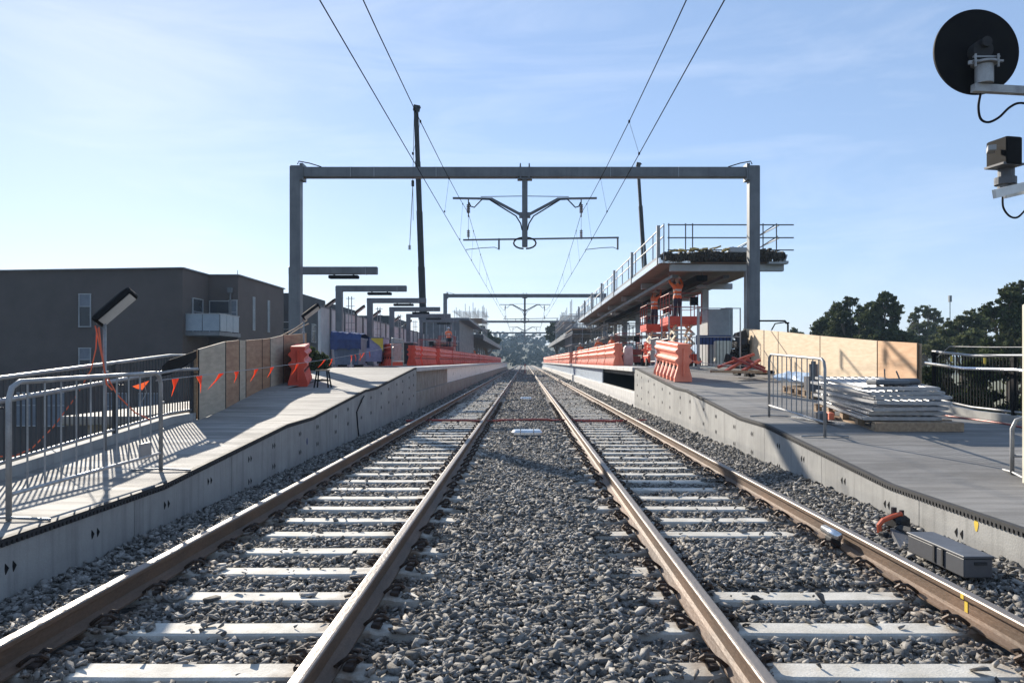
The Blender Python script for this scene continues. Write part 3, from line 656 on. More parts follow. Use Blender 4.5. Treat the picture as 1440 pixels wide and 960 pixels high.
# wires
for side, xs_, xm in (('left', -2.0, -1.92), ('right', 2.06, 1.92)):
    k = MB(); sg = -1 if side == 'left' else 1
    pts = [(sg * (2.1 if sg > 0 else 2.35), -23.3, 5.2)] + [(xs_ if i % 2 == 0 else sg * 1.7, 26.7 + 50 * i, 5.2) for i in range(6)]
    k.tube(pts, .0075, 5); solo('contact_wire', k, M['wire'], 'lower contact wire above the %s track' % side, 'overhead wire', loc=(xs_, 26.7, 5.2))
    t = thing('messenger_wire', 'sagging upper support wire with droppers above the %s track' % side, 'overhead wire', (xm, 26.7, 6.4))
    k = MB(); drs = []; pts = []
    for sp in range(-1, 5):
        for j in range(12):
            u = j / 12; yy = 26.7 + 50 * (sp + u); zz = 5.56 + .92 * (2 * u - 1) ** 2; pts.append((xm - (sg * .06 * (1 - abs(2 * u - 1))), yy, zz))
        for u in (.05, .14, .25, .36, .5, .64, .75, .86, .95):
            yy = 26.7 + 50 * (sp + u); zz = 5.56 + .92 * (2 * u - 1) ** 2
            a0 = sg * 2.1 if sp == -1 else (xs_ if sp % 2 == 0 else sg * 1.7); a1 = xs_ if (sp + 1) % 2 == 0 else sg * 1.7
            xc_ = a0 + (a1 - a0) * u
            if yy < 12: continue
            dr = MB(); drs.append(dr); dr.tube([(xm - sg * .06 * (1 - abs(2 * u - 1)), yy, zz), (xc_, yy, 5.2)], .003, 4); dr.box((xc_, yy, 5.21), (.03, .05, .04)); dr.box((xm - sg * .06 * (1 - abs(2 * u - 1)), yy, zz), (.03, .05, .04))
    k.tube(pts, .0075, 5); part(t, 'wire_strand', k, M['wire']); [part(t, 'dropper', q, M['wire']) for q in drs]

# ------------------------------------------------------------------ canopies
CY = [28.4 + 7 * i for i in range(7)]
def canopy_frame(y, label):
    t = thing('canopy_frame', label, 'canopy frame', (-8.4, y, 1.24), 'bare cantilever canopy frames on the left platform')
    k = MB(); k.box((-8.37, y, 2.98), (.29, .29, 3.5), bev=.015); k.box((-8.37, y, 1.27), (.5, .5, .05)); part(t, 'column', k, M['steel'])
    k = MB(); k.box((-6.93, y, 4.73), (3.20, .22, .27), bev=.015); part(t, 'roof_beam', k, M['steel'])
    k = MB(); k.box((-5.75, y, 4.73), (.012, .24, .29)); part(t, 'end_seam', k, M['steell'])
    k = MB(); k.box((-6.55, y, 4.5), (1.07, .3, .12), bev=.02); k.box((-6.9, y, 4.57), (.05, .05, .06)); k.box((-6.2, y, 4.57), (.05, .05, .06)); part(t, 'light_fitting', k, M['black'])
    return t
cf = canopy_frame(CY[0], 'nearest bare L shaped canopy frame beside the left portal mast')
for i, y in enumerate(CY[1:6]):
    dup(cf, (-8.4, y, 1.24), None, '%s bare L shaped canopy frame from the camera on the left platform' % ORD[i + 1])
# rebar ladders / conduit risers beside columns
for i, y in enumerate(CY[1:5]):
    k = MB()
    for dx in (0, .14): k.tube([(-8.0 + dx, y + .2, 1.24), (-8.0 + dx, y + .2, 4.4)], .02, 6)
    for z in (2.9, 3.2, 3.6, 3.95, 4.3): k.tube([(-8.12, y + .2, z), (-7.72, y + .2, z)], .014, 5)
    solo('conduit_riser', k, M['galv'], 'pair of thin risers beside the %s left canopy column' % ORD[i + 1], 'conduit', group='conduit risers at the left canopy columns')
# right canopy
t = thing('platform_canopy', 'long unfinished steel canopy with brown soffit over the right platform', 'canopy', (6.9, 28, 4.9))
k = MB(); k.box((7.0, 49.7, 4.99), (4.26, 43.0, .06)); part(t, 'soffit', k, M['soffit'])
k = MB(); k.box((4.84, 49.7, 5.06), (.06, 43.2, .20)); k.box((5.4, 28.15, 5.03), (1.15, .06, .1)); part(t, 'edge_fascia', k, M['alu'])
k = MB(); k.box((7.0, 49.9, 5.22), (4.1, 42.4, .30)); part(t, 'roof_deck', k, M['steel'])
for y in CY:
    k = MB(); k.box((7.3, y, 4.83), (4.1, .24, .25), bev=.012); part(t, 'roof_beam', k, M['steell'])
    k = MB(); k.box((8.12, y, 2.98), (.30, .30, 3.45), bev=.015); k.box((8.12, y, 1.27), (.5, .5, .05)); part(t, 'column', k, M['steell'])
for i, y in enumerate(CY):
    k = MB(); k.box((4.84, y + .05, 5.66), (.12, .12, 1.42)); part(t, 'edge_post', k, M['galv'])
rail_ = MB()
for z in (5.55, 5.95, 6.35):
    if z > 5.6: rail_.tube([(5.0, 28.2, z), (5.0, 71.3, z)], .024, 6)
for y in np.arange(28.2, 72, 2.4):
    rail_.tube([(5.0, y, 5.1), (5.0, y, 6.4)], .024, 6)
part(t, 'edge_railing', rail_, M['galvb'])
k = MB()
for z in (5.42, 5.86, 6.32): k.tube([(5.1, 28.0, z), (9.6, 28.0, z)], .024, 6)
for x in (5.15, 5.75, 6.0, 8.35, 8.52, 9.0): k.tube([(x, 28.05, 5.3), (x, 28.05, 6.38)], .022, 6)
k.tube([(7.75, 28.6, 5.5), (8.9, 27.9, 6.3)], .02, 6); k.tube([(8.1, 28.6, 5.3), (9.0, 27.9, 5.9)], .02, 6)
for z in (5.86, 6.32): k.tube([(9.1, 28, z), (9.1, 60, z)], .022, 6)
part(t, 'end_railing', k, M['steel'])
# ragged insulation on the canopy end
k = MB(); r2 = random.Random(3); rows = []
for i in range(150):
    x = 4.98 + i * 4.3 / 149; lump = .03 * math.sin(x * 3.1) + .012 * math.sin(x * 13.7); top = 5.33 + lump + r2.uniform(-.03, .05); bot = 5.06 + r2.uniform(-.09, .05)
    fr_ = lambda a_: 27.95 - abs(r2.gauss(0, .03)) * a_
    rows.append([(x, fr_(1), bot), (x, fr_(1.5), bot + .07), (x, fr_(1.6), bot + .14), (x, fr_(1.2), top - .07), (x, 27.97, top), (x, 28.4, top + .03 + r2.uniform(-.02, .03)), (x, 29.5, 5.37)])
k.strip(rows)
for i in range(40):
    x = r2.uniform(5.3, 7.4) if i < 30 else r2.uniform(7.4, 9.2); a_ = Vector((x, 27.95 + r2.uniform(-.1, .3), 5.42 + r2.uniform(-.04, .06))); k.beam(a_, a_ + Vector((r2.uniform(-.25, .25), r2.uniform(-.1, .1), r2.uniform(-.05, .09))), r2.uniform(.05, .16), .05, mi=1 if i < 26 else 0)
for i in range(24):
    x = r2.uniform(5.0, 9.2); a_ = Vector((x, 27.9, r2.uniform(5.05, 5.3))); k.beam(a_, a_ + Vector((r2.uniform(-.2, .2), -.06, r2.uniform(-.2, .02))), r2.uniform(.02, .06), .012)
part(t, 'insulation_edge', k, [M['felt'], M['wool']])
for x, z_, m_ in ((5.6, 4.62, 'steel'), (6.6, 4.55, 'black'), (7.5, 4.6, 'steel')):
    k = MB(); k.box((x, 49.7, z_), (.22 if m_ == 'steel' else .4, 41, .12 if m_ == 'steel' else .22)); part(t, 'cable_tray', k, M[m_])
for i in range(14):
    y = 30.5 + i * 2.9; x = r2.choice((5.5, 6.3, 6.9, 7.4)); k = MB(); k.tube([(x, y, 4.9), (x, y, r2.uniform(3.9, 4.4))], .025, 6); k.box((x, y, 4.35), (r2.uniform(.1, .5), .4, .08)); part(t, 'hanging_bracket', k, M['galv'])
k = MB(); k.box((7.65, 28.1, 5.42), (.75, .3, .2), bev=.03, ry=.03); part(t, 'metal_flashing', k, M['steell'])
k = MB(); k.box((9.2, 28.2, 5.15), (.3, .4, .3), ry=.3); k.box((9.05, 28.1, 4.98), (.7, .3, .1)); part(t, 'metal_flashing', k, M['steell'])

# far canopies, scaffolds and station building
def far_canopy(sg, ya, yb, label, zt=5.3):
    t = thing('platform_canopy', label, 'canopy', (sg * 7, ya, 4.6))
    k = MB(); k.box((sg * 7.1, (ya + yb) / 2, zt - .2), (4.4, yb - ya, .4)); part(t, 'roof_deck', k, M['steel'])
    k = MB(); k.box((sg * 4.88, (ya + yb) / 2, zt - .35), (.08, yb - ya + .3, .6)); part(t, 'edge_fascia', k, M['steel'])
    y = ya + 1
    while y < yb:
        k = MB(); k.box((sg * 8.2, y, (zt + 1.0) / 2), (.3, .3, zt - 1.4)); k.box((sg * 7, y, zt - .5), (4, .2, .25)); part(t, 'column', k, M['steel']); y += 7
    return t
far_canopy(-1, 92, 165, 'dark finished canopy over the far end of the left platform', 4.6)
far_canopy(1, 80, 165, 'dark canopy over the far end of the right platform behind the scaffold', 4.9)
def building(name, label, x0, x1, y0, y1, z0, z1, m):
    t = thing(name, label, 'building', ((x0 + x1) / 2, y0, z0)); k = MB(); k.box(((x0 + x1) / 2, (y0 + y1) / 2, (z0 + z1) / 2), (x1 - x0, y1 - y0, z1 - z0)); part(t, 'walls', k, m); return t
t = building('station_building', 'dark clad station building rising behind the left canopy frames', -9.2, -6.0, 72, 92, 1.24, 5.25, M['steel'])
k = MB(); k.box((-7.4, 82, 5.33), (4.6, 21, .2)); part(t, 'roof', k, M['steel'])
k = MB()
for y in np.arange(73, 92, 1.2): k.box((-5.98, y, 3.3), (.03, .06, 3.6))
for x in np.arange(-9, -6, .6): k.box((x, 71.98, 3.3), (.05, .03, 3.6))
part(t, 'cladding_battens', k, M['steell'])
def scaffold(x0, x1, y0, y1, z0, z1, label, dz=1.0, dx=1.2, seed=1):
    t = thing('scaffold', label, 'scaffold', ((x0 + x1) / 2, y0, z0)); k = MB(); r = random.Random(seed)
    nx = max(1, round((x1 - x0) / dx)); ny = max(1, round((y1 - y0) / 2.2))
    for i in range(nx + 1):
        for j in range(ny + 1):
            k.tube([(x0 + (x1 - x0) * i / nx, y0 + (y1 - y0) * j / ny, z0), (x0 + (x1 - x0) * i / nx, y0 + (y1 - y0) * j / ny, z1 + r.uniform(-.6, .9))], .035, 5)
    part(t, 'standards', k, M['galv'])
    k = MB(); z = z0 + .9
    while z < z1:
        for i in range(nx + 1): k.tube([(x0 + (x1 - x0) * i / nx, y0 - .3, z), (x0 + (x1 - x0) * i / nx, y1 + .3, z)], .03, 5)
        for j in range(ny + 1): k.tube([(x0 - .3, y0 + (y1 - y0) * j / ny, z + .05), (x1 + .3, y0 + (y1 - y0) * j / ny, z + .05)], .03, 5)
        z += dz
    part(t, 'ledgers', k, M['galv'])
    k = MB(); k.box(((x0 + x1) / 2, (y0 + y1) / 2, z0 + (z1 - z0) * .62), (x1 - x0, y1 - y0, .06)); part(t, 'deck_boards', k, M['timber'])
    return t
scaffold(4.7, 9.0, 78.5, 90, 1.24, 6.8, 'tall tube scaffold standing round the far right canopy', seed=2)
scaffold(4.7, 6.2, 93, 120, 4.9, 6.9, 'tube scaffold on top of the far right canopy', seed=5)
scaffold(-8.6, -5.2, 96, 108, 4.6, 8.0, 'tube scaffold on the roof of the far left canopy', seed=3)
scaffold(-7.9, -6.0, 64, 70, 1.24, 3.9, 'low tube scaffold before the dark station building', seed=4)

scaffold(5.9, 8.7, 56, 70, 1.24, 4.5, 'tube scaffold standing under the far half of the right canopy', seed=8)
rc = random.Random(31)
for i, (x, y, w_, d_, h_, m_, lb) in enumerate(((6.9, 39.5, 1.3, .9, 1.5, 'bluegrey', 'blue grey tool cage under the right canopy behind the first columns'), (7.4, 47, 1.0, 1.6, 1.1, 'rubber', 'low black crate stack under the middle of the right canopy'), (5.6, 57.5, .8, 1.0, 1.5, 'redsteel', 'red steel locker near the far end of the right canopy'), (-6.9, 45.0, 1.2, 1.6, 1.2, 'rubber', 'black crate behind the left barrier row beside the skips'), (-7.0, 67, 1.6, 1.6, 1.5, 'redsteel', 'red steel locker before the station building'))):
    t = thing('site_locker', lb, 'locker', (x, y, 1.24)); k = MB(); k.box((x, y, 1.29 + h_ / 2), (w_, d_, h_), bev=.03); part(t, 'locker_body', k, M[m_])
    k = MB(); k.box((x, y, 1.32 + h_), (w_ + .06, d_ + .06, .05)); part(t, 'lid', k, M['steell'])
    k = MB(); k.box((x, y - d_ / 2 - .02, 1.29 + h_ * .6), (.2, .03, .05)); part(t, 'handle', k, M['galv'])
# concrete screen wall on the left platform
t = thing('screen_wall', 'tall pale concrete screen wall behind the left platform', 'wall', (-9.0, 34, 1.2))
ypos = [34.3, 36.0, 38.8, 41.4, 43.2, 46.0, 48.4, 50.3, 53.0, 55.8, 57.7, 60.1, 62.6, 65, 67.4, 69.8]
for i, (a, c) in enumerate(zip(ypos, ypos[1:])):
    k = MB(); k.box((-9.0, (a + c) / 2, 2.5), (.12, c - a - .12, 2.66)); part(t, 'wall_slab', k, M['panel'])
for y in ypos[1:]:
    k = MB(); k.box((-8.97, y, 2.55), (.2, .12, 2.72)); part(t, 'post', k, M['steel'])
k = MB()
for a, c in zip(ypos, ypos[1:]): k.box((-9.0, (a + c) / 2, 3.86), (.16, c - a - .1, .06))
part(t, 'capping', k, M['steel'])

# flood lights
def flood(base, top, head_c, pitch, label, size=(.24, .58, .11), cordp=None, pole=True):
    base, top = Vector(base), Vector(top); t = thing('site_light', label, 'work light', base, 'temporary site lights')
    k = MB(); k.tube([base, top], .022, 8)
    if pole: k.tube([base + Vector((0, 0, .95)), base + Vector((0, 0, 1.0))], .036, 8)
    part(t, 'pole', k, M['galv'], smooth=True)
    hc = Vector(head_c)
    # head long axis goes from knuckle up to the right
    ax = Vector((math.cos(pitch), .25, math.sin(pitch))).normalized()
    k = MB(); L = size[1] / 2; up = Vector((0, 0, 1))
    sdv = ax.cross(up).normalized(); nn = sdv.cross(ax).normalized(); tl = R(24); sdv, nn = sdv * math.cos(tl) + nn * math.sin(tl), nn * math.cos(tl) - sdv * math.sin(tl)
    def pt(a_, b_, c_): return hc + ax * a_ + sdv * b_ + nn * c_
    w_, h_ = size[0] / 2, size[2] / 2
    ring = lambda c_, s_: [pt(-L * s_, -w_ * s_ * .8, c_), pt(-L * s_ * .9, -w_ * s_, c_), pt(L * s_ * .9, -w_ * s_, c_), pt(L * s_, -w_ * s_ * .8, c_), pt(L * s_, w_ * s_ * .8, c_), pt(L * s_ * .9, w_ * s_, c_), pt(-L * s_ * .9, w_ * s_, c_), pt(-L * s_, w_ * s_ * .8, c_)]
    r_ = [ring(-h_, .94), ring(-h_ * .6, 1), ring(h_ * .3, 1), ring(h_, .7)]
    for q in range(3):
        vs = r_[q] + r_[q + 1]; k.add(vs, [(i, (i + 1) % 8, 8 + (i + 1) % 8, 8 + i) for i in range(8)])
    k.add(r_[3], [tuple(range(8))]); k.add(r_[0], [tuple(range(8))])
    hd = part(t, 'lamp_head', k, M['black'])
    k = MB(); vs = [pt(-L * .84, -w_ * .8, -h_ * 1.04), pt(L * .84, -w_ * .8, -h_ * 1.04), pt(L * .84, w_ * .8, -h_ * 1.04), pt(-L * .84, w_ * .8, -h_ * 1.04)]
    k.add(vs, [(0, 1, 2, 3)]); k.add([v - nn * .006 for v in vs], [(0, 1, 2, 3)]); part(hd, 'lens', k, M['lens'])
    kn = hc - ax * L
    k = MB(); k.tube([top, (top + kn) / 2 + Vector((0, 0, .02)), kn], .03, 8); part(t, 'knuckle', k, M['galv'])
    return t
b0 = P(148, 634, 9.9); tp = P(147, 452, 9.9)
flood((b0.x, 9.9, rz(9.9)), tp, P(161, 431, 9.9), R(46), 'tall temporary site light on a grey pole by the left ramp fence')
k = MB()
k.tube([P(136, 462, 9.9), P(135, 490, 9.85), P(128, 520, 9.85), P(105, 560, 9.8), P(75, 600, 9.8), P(45, 630, 9.7), P(20, 641, 9.6), P(-30, 642, 9.3)], .008, 5)
k.tube([P(134, 458, 9.9), P(139, 480, 9.85), P(148, 525, 9.85), P(165, 555, 9.8), P(190, 580, 10.0), P(212, 590, 10.4)], .009, 5)
k.tube([P(139, 460, 9.88), P(142, 490, 9.86), P(150, 540, 9.86), P(158, 548, 9.84)], .011, 5)
solo('extension_cord', k, M['cord'], 'orange extension cord hanging from the left site light', 'cord')
fl = [(430, 452, 21.5, 437, 438, .9, 'grey site light leaning over the end of the left plywood hoarding'), (459, 434, 35.9, 464, 427, .34, 'first site light above the left concrete screen wall'), (498.5, 441, 41.4, 506, 435, .9, 'second site light above the left concrete screen wall'), (521, 447, 46, 529, 441, .9, 'third site light above the left concrete screen wall'),
      (551, 455, 53, 557, 449, .9, 'fourth site light above the left concrete screen wall'), (566, 459, 57.6, 574, 454, .9, 'farthest site light above the left concrete screen wall')]
for px, py, Y, hx, hy, s_, lb in fl:
    t_ = P(px, py, Y); flood((t_.x, Y - .2, 1.25), (t_.x, Y - .2, t_.z), P(hx, hy, Y - .2), R(40), lb, size=(.26, .56 if Y < 30 else .66, .11))
k = MB(); k.tube([P(432, 450, 21.5), P(415, 462, 21), P(392, 474, 20.3)], .016, 6); k.tube([P(434, 455, 21.5), P(420, 462, 21.2), P(405, 472, 20.8)], .016, 6)
solo('brace_poles', k, M['timber'], 'two thin poles slanting down from the leaning site light', 'pole')

# ------------------------------------------------------------------ bunting
def cord(pts, r=.004):
    k = MB(); k.tube(pts, r, 5); return k
A = P(219, 535, 8.62); B = P(565, 483, 29.0)
t = thing('flag_bunting', 'string of orange flags crossing the left ramp', 'bunting', A)
def onstr(px):
    # param by px along the straight 3D line
    lo_, hi_ = 0., 1.
    for _ in range(40):
        m_ = (lo_ + hi_) / 2; q = A.lerp(B, m_); x = VX + F * q.x / q.y
        if x < px: lo_ = m_
        else: hi_ = m_
    q = A.lerp(B, lo_); q.z -= .10 * math.sin(math.pi * lo_); return q
part(t, 'string', cord([A.lerp(B, i / 12) - Vector((0, 0, .10 * math.sin(math.pi * i / 12))) for i in range(13)], .005), M['galv'])
rf = random.Random(5)
for px in (247, 280, 312, 333, 361, 383, 419, 457, 467, 494, 499, 506, 512, 519):
    q = onstr(px); k = MB(); s_ = .105; tw = rf.uniform(-.20, .02); dd = (B - A).normalized()
    a_ = q - dd * s_; b_ = q + dd * s_ * .9; c_ = q + Vector((tw, rf.uniform(-.05, .05), -rf.uniform(.17, .23))); mid = (q + c_) / 2 + Vector((.03, -.03, 0))
    vs = [a_, q + Vector((0, 0, -.004)), b_, (a_ + c_) / 2 + Vector((.02, .01, .01)), mid, (b_ + c_) / 2 + Vector((-.01, .02, 0)), c_]
    fs = [(0, 3, 4, 1), (1, 4, 5, 2), (3, 6, 4), (4, 6, 5)]
    k.add(vs, fs); k.add([v + Vector((.002, .002, 0)) for v in vs], [tuple(reversed(f)) for f in fs]); part(t, 'flag', k, M['flag'])
q = P(197, 541, 8.7); k = MB(); k.add([P(186, 543, 8.65), P(210, 535, 8.65), P(200, 548, 8.62), P(192, 546, 8.66)], [(0, 1, 2, 3)]); part(t, 'flag', k, M['flag'])
k = MB(); k.tube([P(203, 538, 8.64), P(206, 552, 8.64), P(199, 565, 8.64)], .004, 5); part(t, 'string_end', k, M['galv'])

k = MB(); a_ = P(905, 487, 24); k.tube([a_, P(960, 505, 22.5), P(1000, 512, 22), P(1045, 514, 22), P(1073, 514, 22)], .008, 5)
t = thing('barrier_tape', 'pink and white tape tied to the lone right barrier', 'tape', a_); part(t, 'tape_line', k, M['white'])
rt = random.Random(8); k = MB()
for i in range(26):
    c = P(rt.uniform(905, 914), rt.uniform(481, 497), 23.6); k.box(c, (rt.uniform(.08, .2), .01, .05), rt.uniform(0, 3), rx=rt.uniform(-1, 1), ry=rt.uniform(-1, 1))
part(t, 'tape_knot', k, M['pinkor'])
k = MB()
for px in (978, 981, 984): k.box(P(px, 509, 22.2), (.12, .01, .06), rt.uniform(-.5, .5), ry=rt.uniform(-.8, .8))
part(t, 'tape_knot', k, M['pinkor'])

k = MB(); pts = [P(228, 515, 11.6), P(238, 506, 11.8), P(276, 493, 12.8), P(276, 503, 12.8), P(262, 514, 12.4), P(240, 526, 11.9), P(228, 529, 11.6)]
k.add([v - Vector((.0, .0, 0)) for v in pts] + [v + Vector((.004, .004, 0)) for v in pts], [tuple(range(7)), tuple(reversed(range(7, 14)))] + [(i, (i + 1) % 7, 7 + (i + 1) % 7, 7 + i) for i in range(7)])
solo('black_cloth', k, M['black'], 'black cloth hanging on the end of the left fence under the flags', 'cloth')
# ------------------------------------------------------------------ small stool on left ramp
o = thing('step_stool', 'small dark step stool beside the lone barrier on the left ramp', 'stool', (-4.92, 19.1, .81))
k = MB(); k.box((-4.92, 19.1, 1.235), (.30, .26, .035), bev=.008); part(o, 'tread', k, M['timber'])
for sx in (-1, 1):
    for sy in (-1, 1):
        k = MB(); k.beam((-4.92 + sx * .12, 19.1 + sy * .08, 1.22), (-4.92 + sx * .17, 19.1 + sy * .15, .812), .03, .03); part(o, 'leg', k, M['black'])
k = MB(); k.beam((-5.06, 18.97, 1.0), (-4.78, 18.97, 1.0), .02, .03); k.beam((-5.07, 19.23, .98), (-4.77, 19.23, .98), .02, .03); part(o, 'rung', k, M['black'])

# skips and covered things on left platform
def bin_(cx, y, w_, d_, z0, h, m, label, rim=None, cat='skip'):
    t = thing('skip_bin', label, cat, (cx, y, z0)); k = MB()
    a_, b_ = w_ / 2 * .86, w_ / 2; 
    k.add([(cx - a_, y - d_ / 2 * .9, z0 + .08), (cx + a_, y - d_ / 2 * .9, z0 + .08), (cx + a_, y + d_ / 2 * .9, z0 + .08), (cx - a_, y + d_ / 2 * .9, z0 + .08), (cx - b_, y - d_ / 2, z0 + h), (cx + b_, y - d_ / 2, z0 + h), (cx + b_, y + d_ / 2, z0 + h), (cx - b_, y + d_ / 2, z0 + h)],
          [(0, 1, 2, 3), (0, 1, 5, 4), (1, 2, 6, 5), (2, 3, 7, 6), (3, 0, 4, 7), (4, 5, 6, 7)]); part(t, 'bin_body', k, m)
    k = MB()
    for s in (-1, 1): k.box((cx + s * a_ * .7, y, z0 + .04), (.1, d_ * .8, .08))
    part(t, 'skids', k, M['black'])
    k = MB(); k.box((cx, y - d_ / 2, z0 + h), (w_ + .06, .06, .07)); k.box((cx, y + d_ / 2, z0 + h), (w_ + .06, .06, .07))
    for s in (-1, 1): k.box((cx + s * b_, y, z0 + h + .001), (.06, d_, .07))
    part(t, 'rim', k, rim or m); return t
t = bin_(-7.0, 31.5, 1.05, 1.5, 1.24, 1.1, M['bluegrey'], 'grey blue skip with a blue tarpaulin over its top by the left platform wall')
k = MB(); rr = random.Random(6); rows = []
for i in range(14):
    x = -7.6 + i * 1.2 / 13; zt = 2.62 - .10 * (i / 13) + rr.uniform(-.03, .03)
    rows.append([(x, 30.66 + rr.uniform(-.03, .03), 1.92 + rr.uniform(-.05, .05)), (x, 30.62 + rr.uniform(-.03, .03), 2.3), (x, 30.75, zt), (x, 31.5, zt + .05), (x, 32.3, zt - .05), (x, 32.35, 2.0)])
k.strip(rows); part(t, 'tarpaulin', k, M['blue'])
t = bin_(-7.05, 36.2, 1.3, 1.6, 1.36, 1.15, M['lilac'], 'lilac grey skip with yellow corner patches by the left platform wall', M['bluegrey'])
k = MB()
for s in (-1, 1): k.add([(-7.05 + s * .66, 35.37, 2.5), (-7.05 + s * .66, 35.38, 1.9), (-7.05 + s * .50, 35.37, 2.15), (-7.05 + s * .12, 35.37, 2.44), (-7.05 + s * .12, 35.36, 2.5)], [(0, 1, 2, 3, 4)])
part(t, 'corner_patches', k, M['yellow'])
t = thing('dark_hedge', 'dark leafy shrub mass between the plywood and the blue skip', 'shrub', (-7.6, 27.8, 1.2))
HEDGE = t
k = MB(); k.tube([P(494, 519, 27.5), P(494, 505, 27.5)], .03, 8); solo('bollard', k, M['galv'], 'short grey stake holding the flag string before the skips', 'stake')

# ------------------------------------------------------------------ apartment buildings (left)
def window(t, c, w_, h_, axis='y', glass='glass', blind=False):
    fr = MB(); x, y, z = c; d = .05
    def bx(k, dx, dz, ww, hh, off, dep):
        if axis == 'y': k.box((x + dx, y - off, z + dz), (ww, dep, hh))
        else: k.box((x + off, y + dx, z + dz), (dep, ww, hh))
    bx(fr, 0, h_ / 2, w_ + .08, .05, .02, .08); bx(fr, 0, -h_ / 2, w_ + .08, .05, .02, .08)
    bx(fr, w_ / 2, 0, .05, h_ - .05, .02, .08); bx(fr, -w_ / 2, 0, .05, h_ - .05, .02, .08)
    if blind or h_ > 1.2: bx(fr, 0, h_ * .12, w_ - .05, .04, .02, .05)
    f = part(t, 'window', fr, M['steell'])
    k = MB(); bx(k, 0, 0, w_ - .04, h_ - .04, .005, .03); part(f, 'pane', k, M[glass])
    if blind: k = MB(); bx(k, 0, h_ * .3, w_ - .06, h_ * .36, .026, .01); part(f, 'blind', k, M['blind'])
    return f
def extr(poly, z0, z1):
    k = MB(); n = len(poly); k.add([(a, b, z0) for a, b in poly] + [(a, b, z1) for a, b in poly], [tuple(range(n)), tuple(reversed(range(n, 2 * n)))] + [(i, (i + 1) % n, n + (i + 1) % n, n + i) for i in range(n)]); return k
t = thing('apartment_block', 'large dark rendered apartment block with glass balcony beyond the left fence', 'building', (-25, 44, GZ))
part(t, 'walls', extr([(-62, 49.2), (-30.4, 45.4), (-19.2, 44.0), (-19.2, 47.6), (-17.4, 47.6), (-17.4, 56.6), (-62, 60)], GZ, 6.66), M['wall'])
k = MB()
for a_, c_ in (((-62, 49.1), (-19.15, 43.9)), ((-19.15, 43.9), (-19.15, 47.5)), ((-19.15, 47.5), (-17.35, 47.5)), ((-17.35, 47.5), (-17.35, 56.6))): k.beam((*a_, 6.68), (*c_, 6.68), .16, .07)
part(t, 'parapet_cap', k, M['steel'])
fy = lambda x: 44.0 + (-19.2 - x) * .1235
for px, z, hh, ww in ((120, 4.35, 1.85, .65), (120, 1.35, 1.7, .65)):
    X = (px - VX) * 44.7 / F; window(t, (X, fy(X) - .04, z), ww, hh, 'y', 'glass', True)
for px in (30, 167, 75, 215): X = (px - VX) * 44.7 / F; window(t, (X, fy(X) - .04, -1.3), 1.2, 1.9, 'y', 'blind')
for y in (50.3, 53.2): window(t, (-17.4, y, 4.5), .32, 2.1, 'x', 'frost')
window(t, (-18.45, 47.56, 4.1), 1.3, 2.0, 'y'); window(t, (-17.68, 47.57, 4.2), .45, 1.9, 'y', 'blind'); window(t, (-19.16, 45.9, 4.1), 1.4, 2.0, 'x')
k = MB(); k.box((-18.26, 46.0, 3.02), (2.0, 3.3, .22)); bal = part(t, 'balcony', k, M['steel'])
for i in range(2): k = MB(); k.box((-18.75 + i * .98, 44.42, 3.65), (.94, .03, .95)); part(bal, 'glass_panel', k, M['frost'])
for i in range(3): k = MB(); k.box((-17.30, 45.0 + i * .98, 3.65), (.03, .92, .95)); part(bal, 'glass_panel', k, M['frost'])
k = MB(); k.box((-18.26, 44.4, 4.15), (2.0, .05, .05)); k.box((-17.29, 45.95, 4.15), (.05, 3.1, .051)); part(bal, 'balcony_rail', k, M['galv'])
k = MB(); k.tube([(-17.8, 47.4, 2.9), (-17.8, 47.4, 5.9)], .06, 8); k.box((-17.8, 47.38, 5.75), (.25, .25, .3)); part(t, 'downpipe', k, M['steel'])
k = MB(); k.tube([(-17.5, 47.8, 6.6), (-17.5, 47.8, 7.0)], .02, 6); part(t, 'vent_pipe', k, M['steel'])
t = building('apartment_block', 'second dark apartment block just behind the left portal mast', -26, -17.8, 62, 70, GZ, 6.85, M['wallb'])
for z in (.6, 3.8): window(t, (-19.2, 61.96, z), 1.2, 1.5); window(t, (-17.78, 66, z), 1.2, 1.5, 'x')
t = building('apartment_block', 'third dark apartment block showing over the screen wall', -27, -19.2, 79, 90, GZ, 7.2, M['wallb'])
window(t, (-20.5, 78.96, 4.5), 1.2, 1.4)
t = building('apartment_block', 'lowest dark block stepping down over the screen wall', -22, -16.5, 95, 112, GZ, 7.0, M['wallb'])
window(t, (-17.8, 94.96, 4.5), 1.2, 1.4)

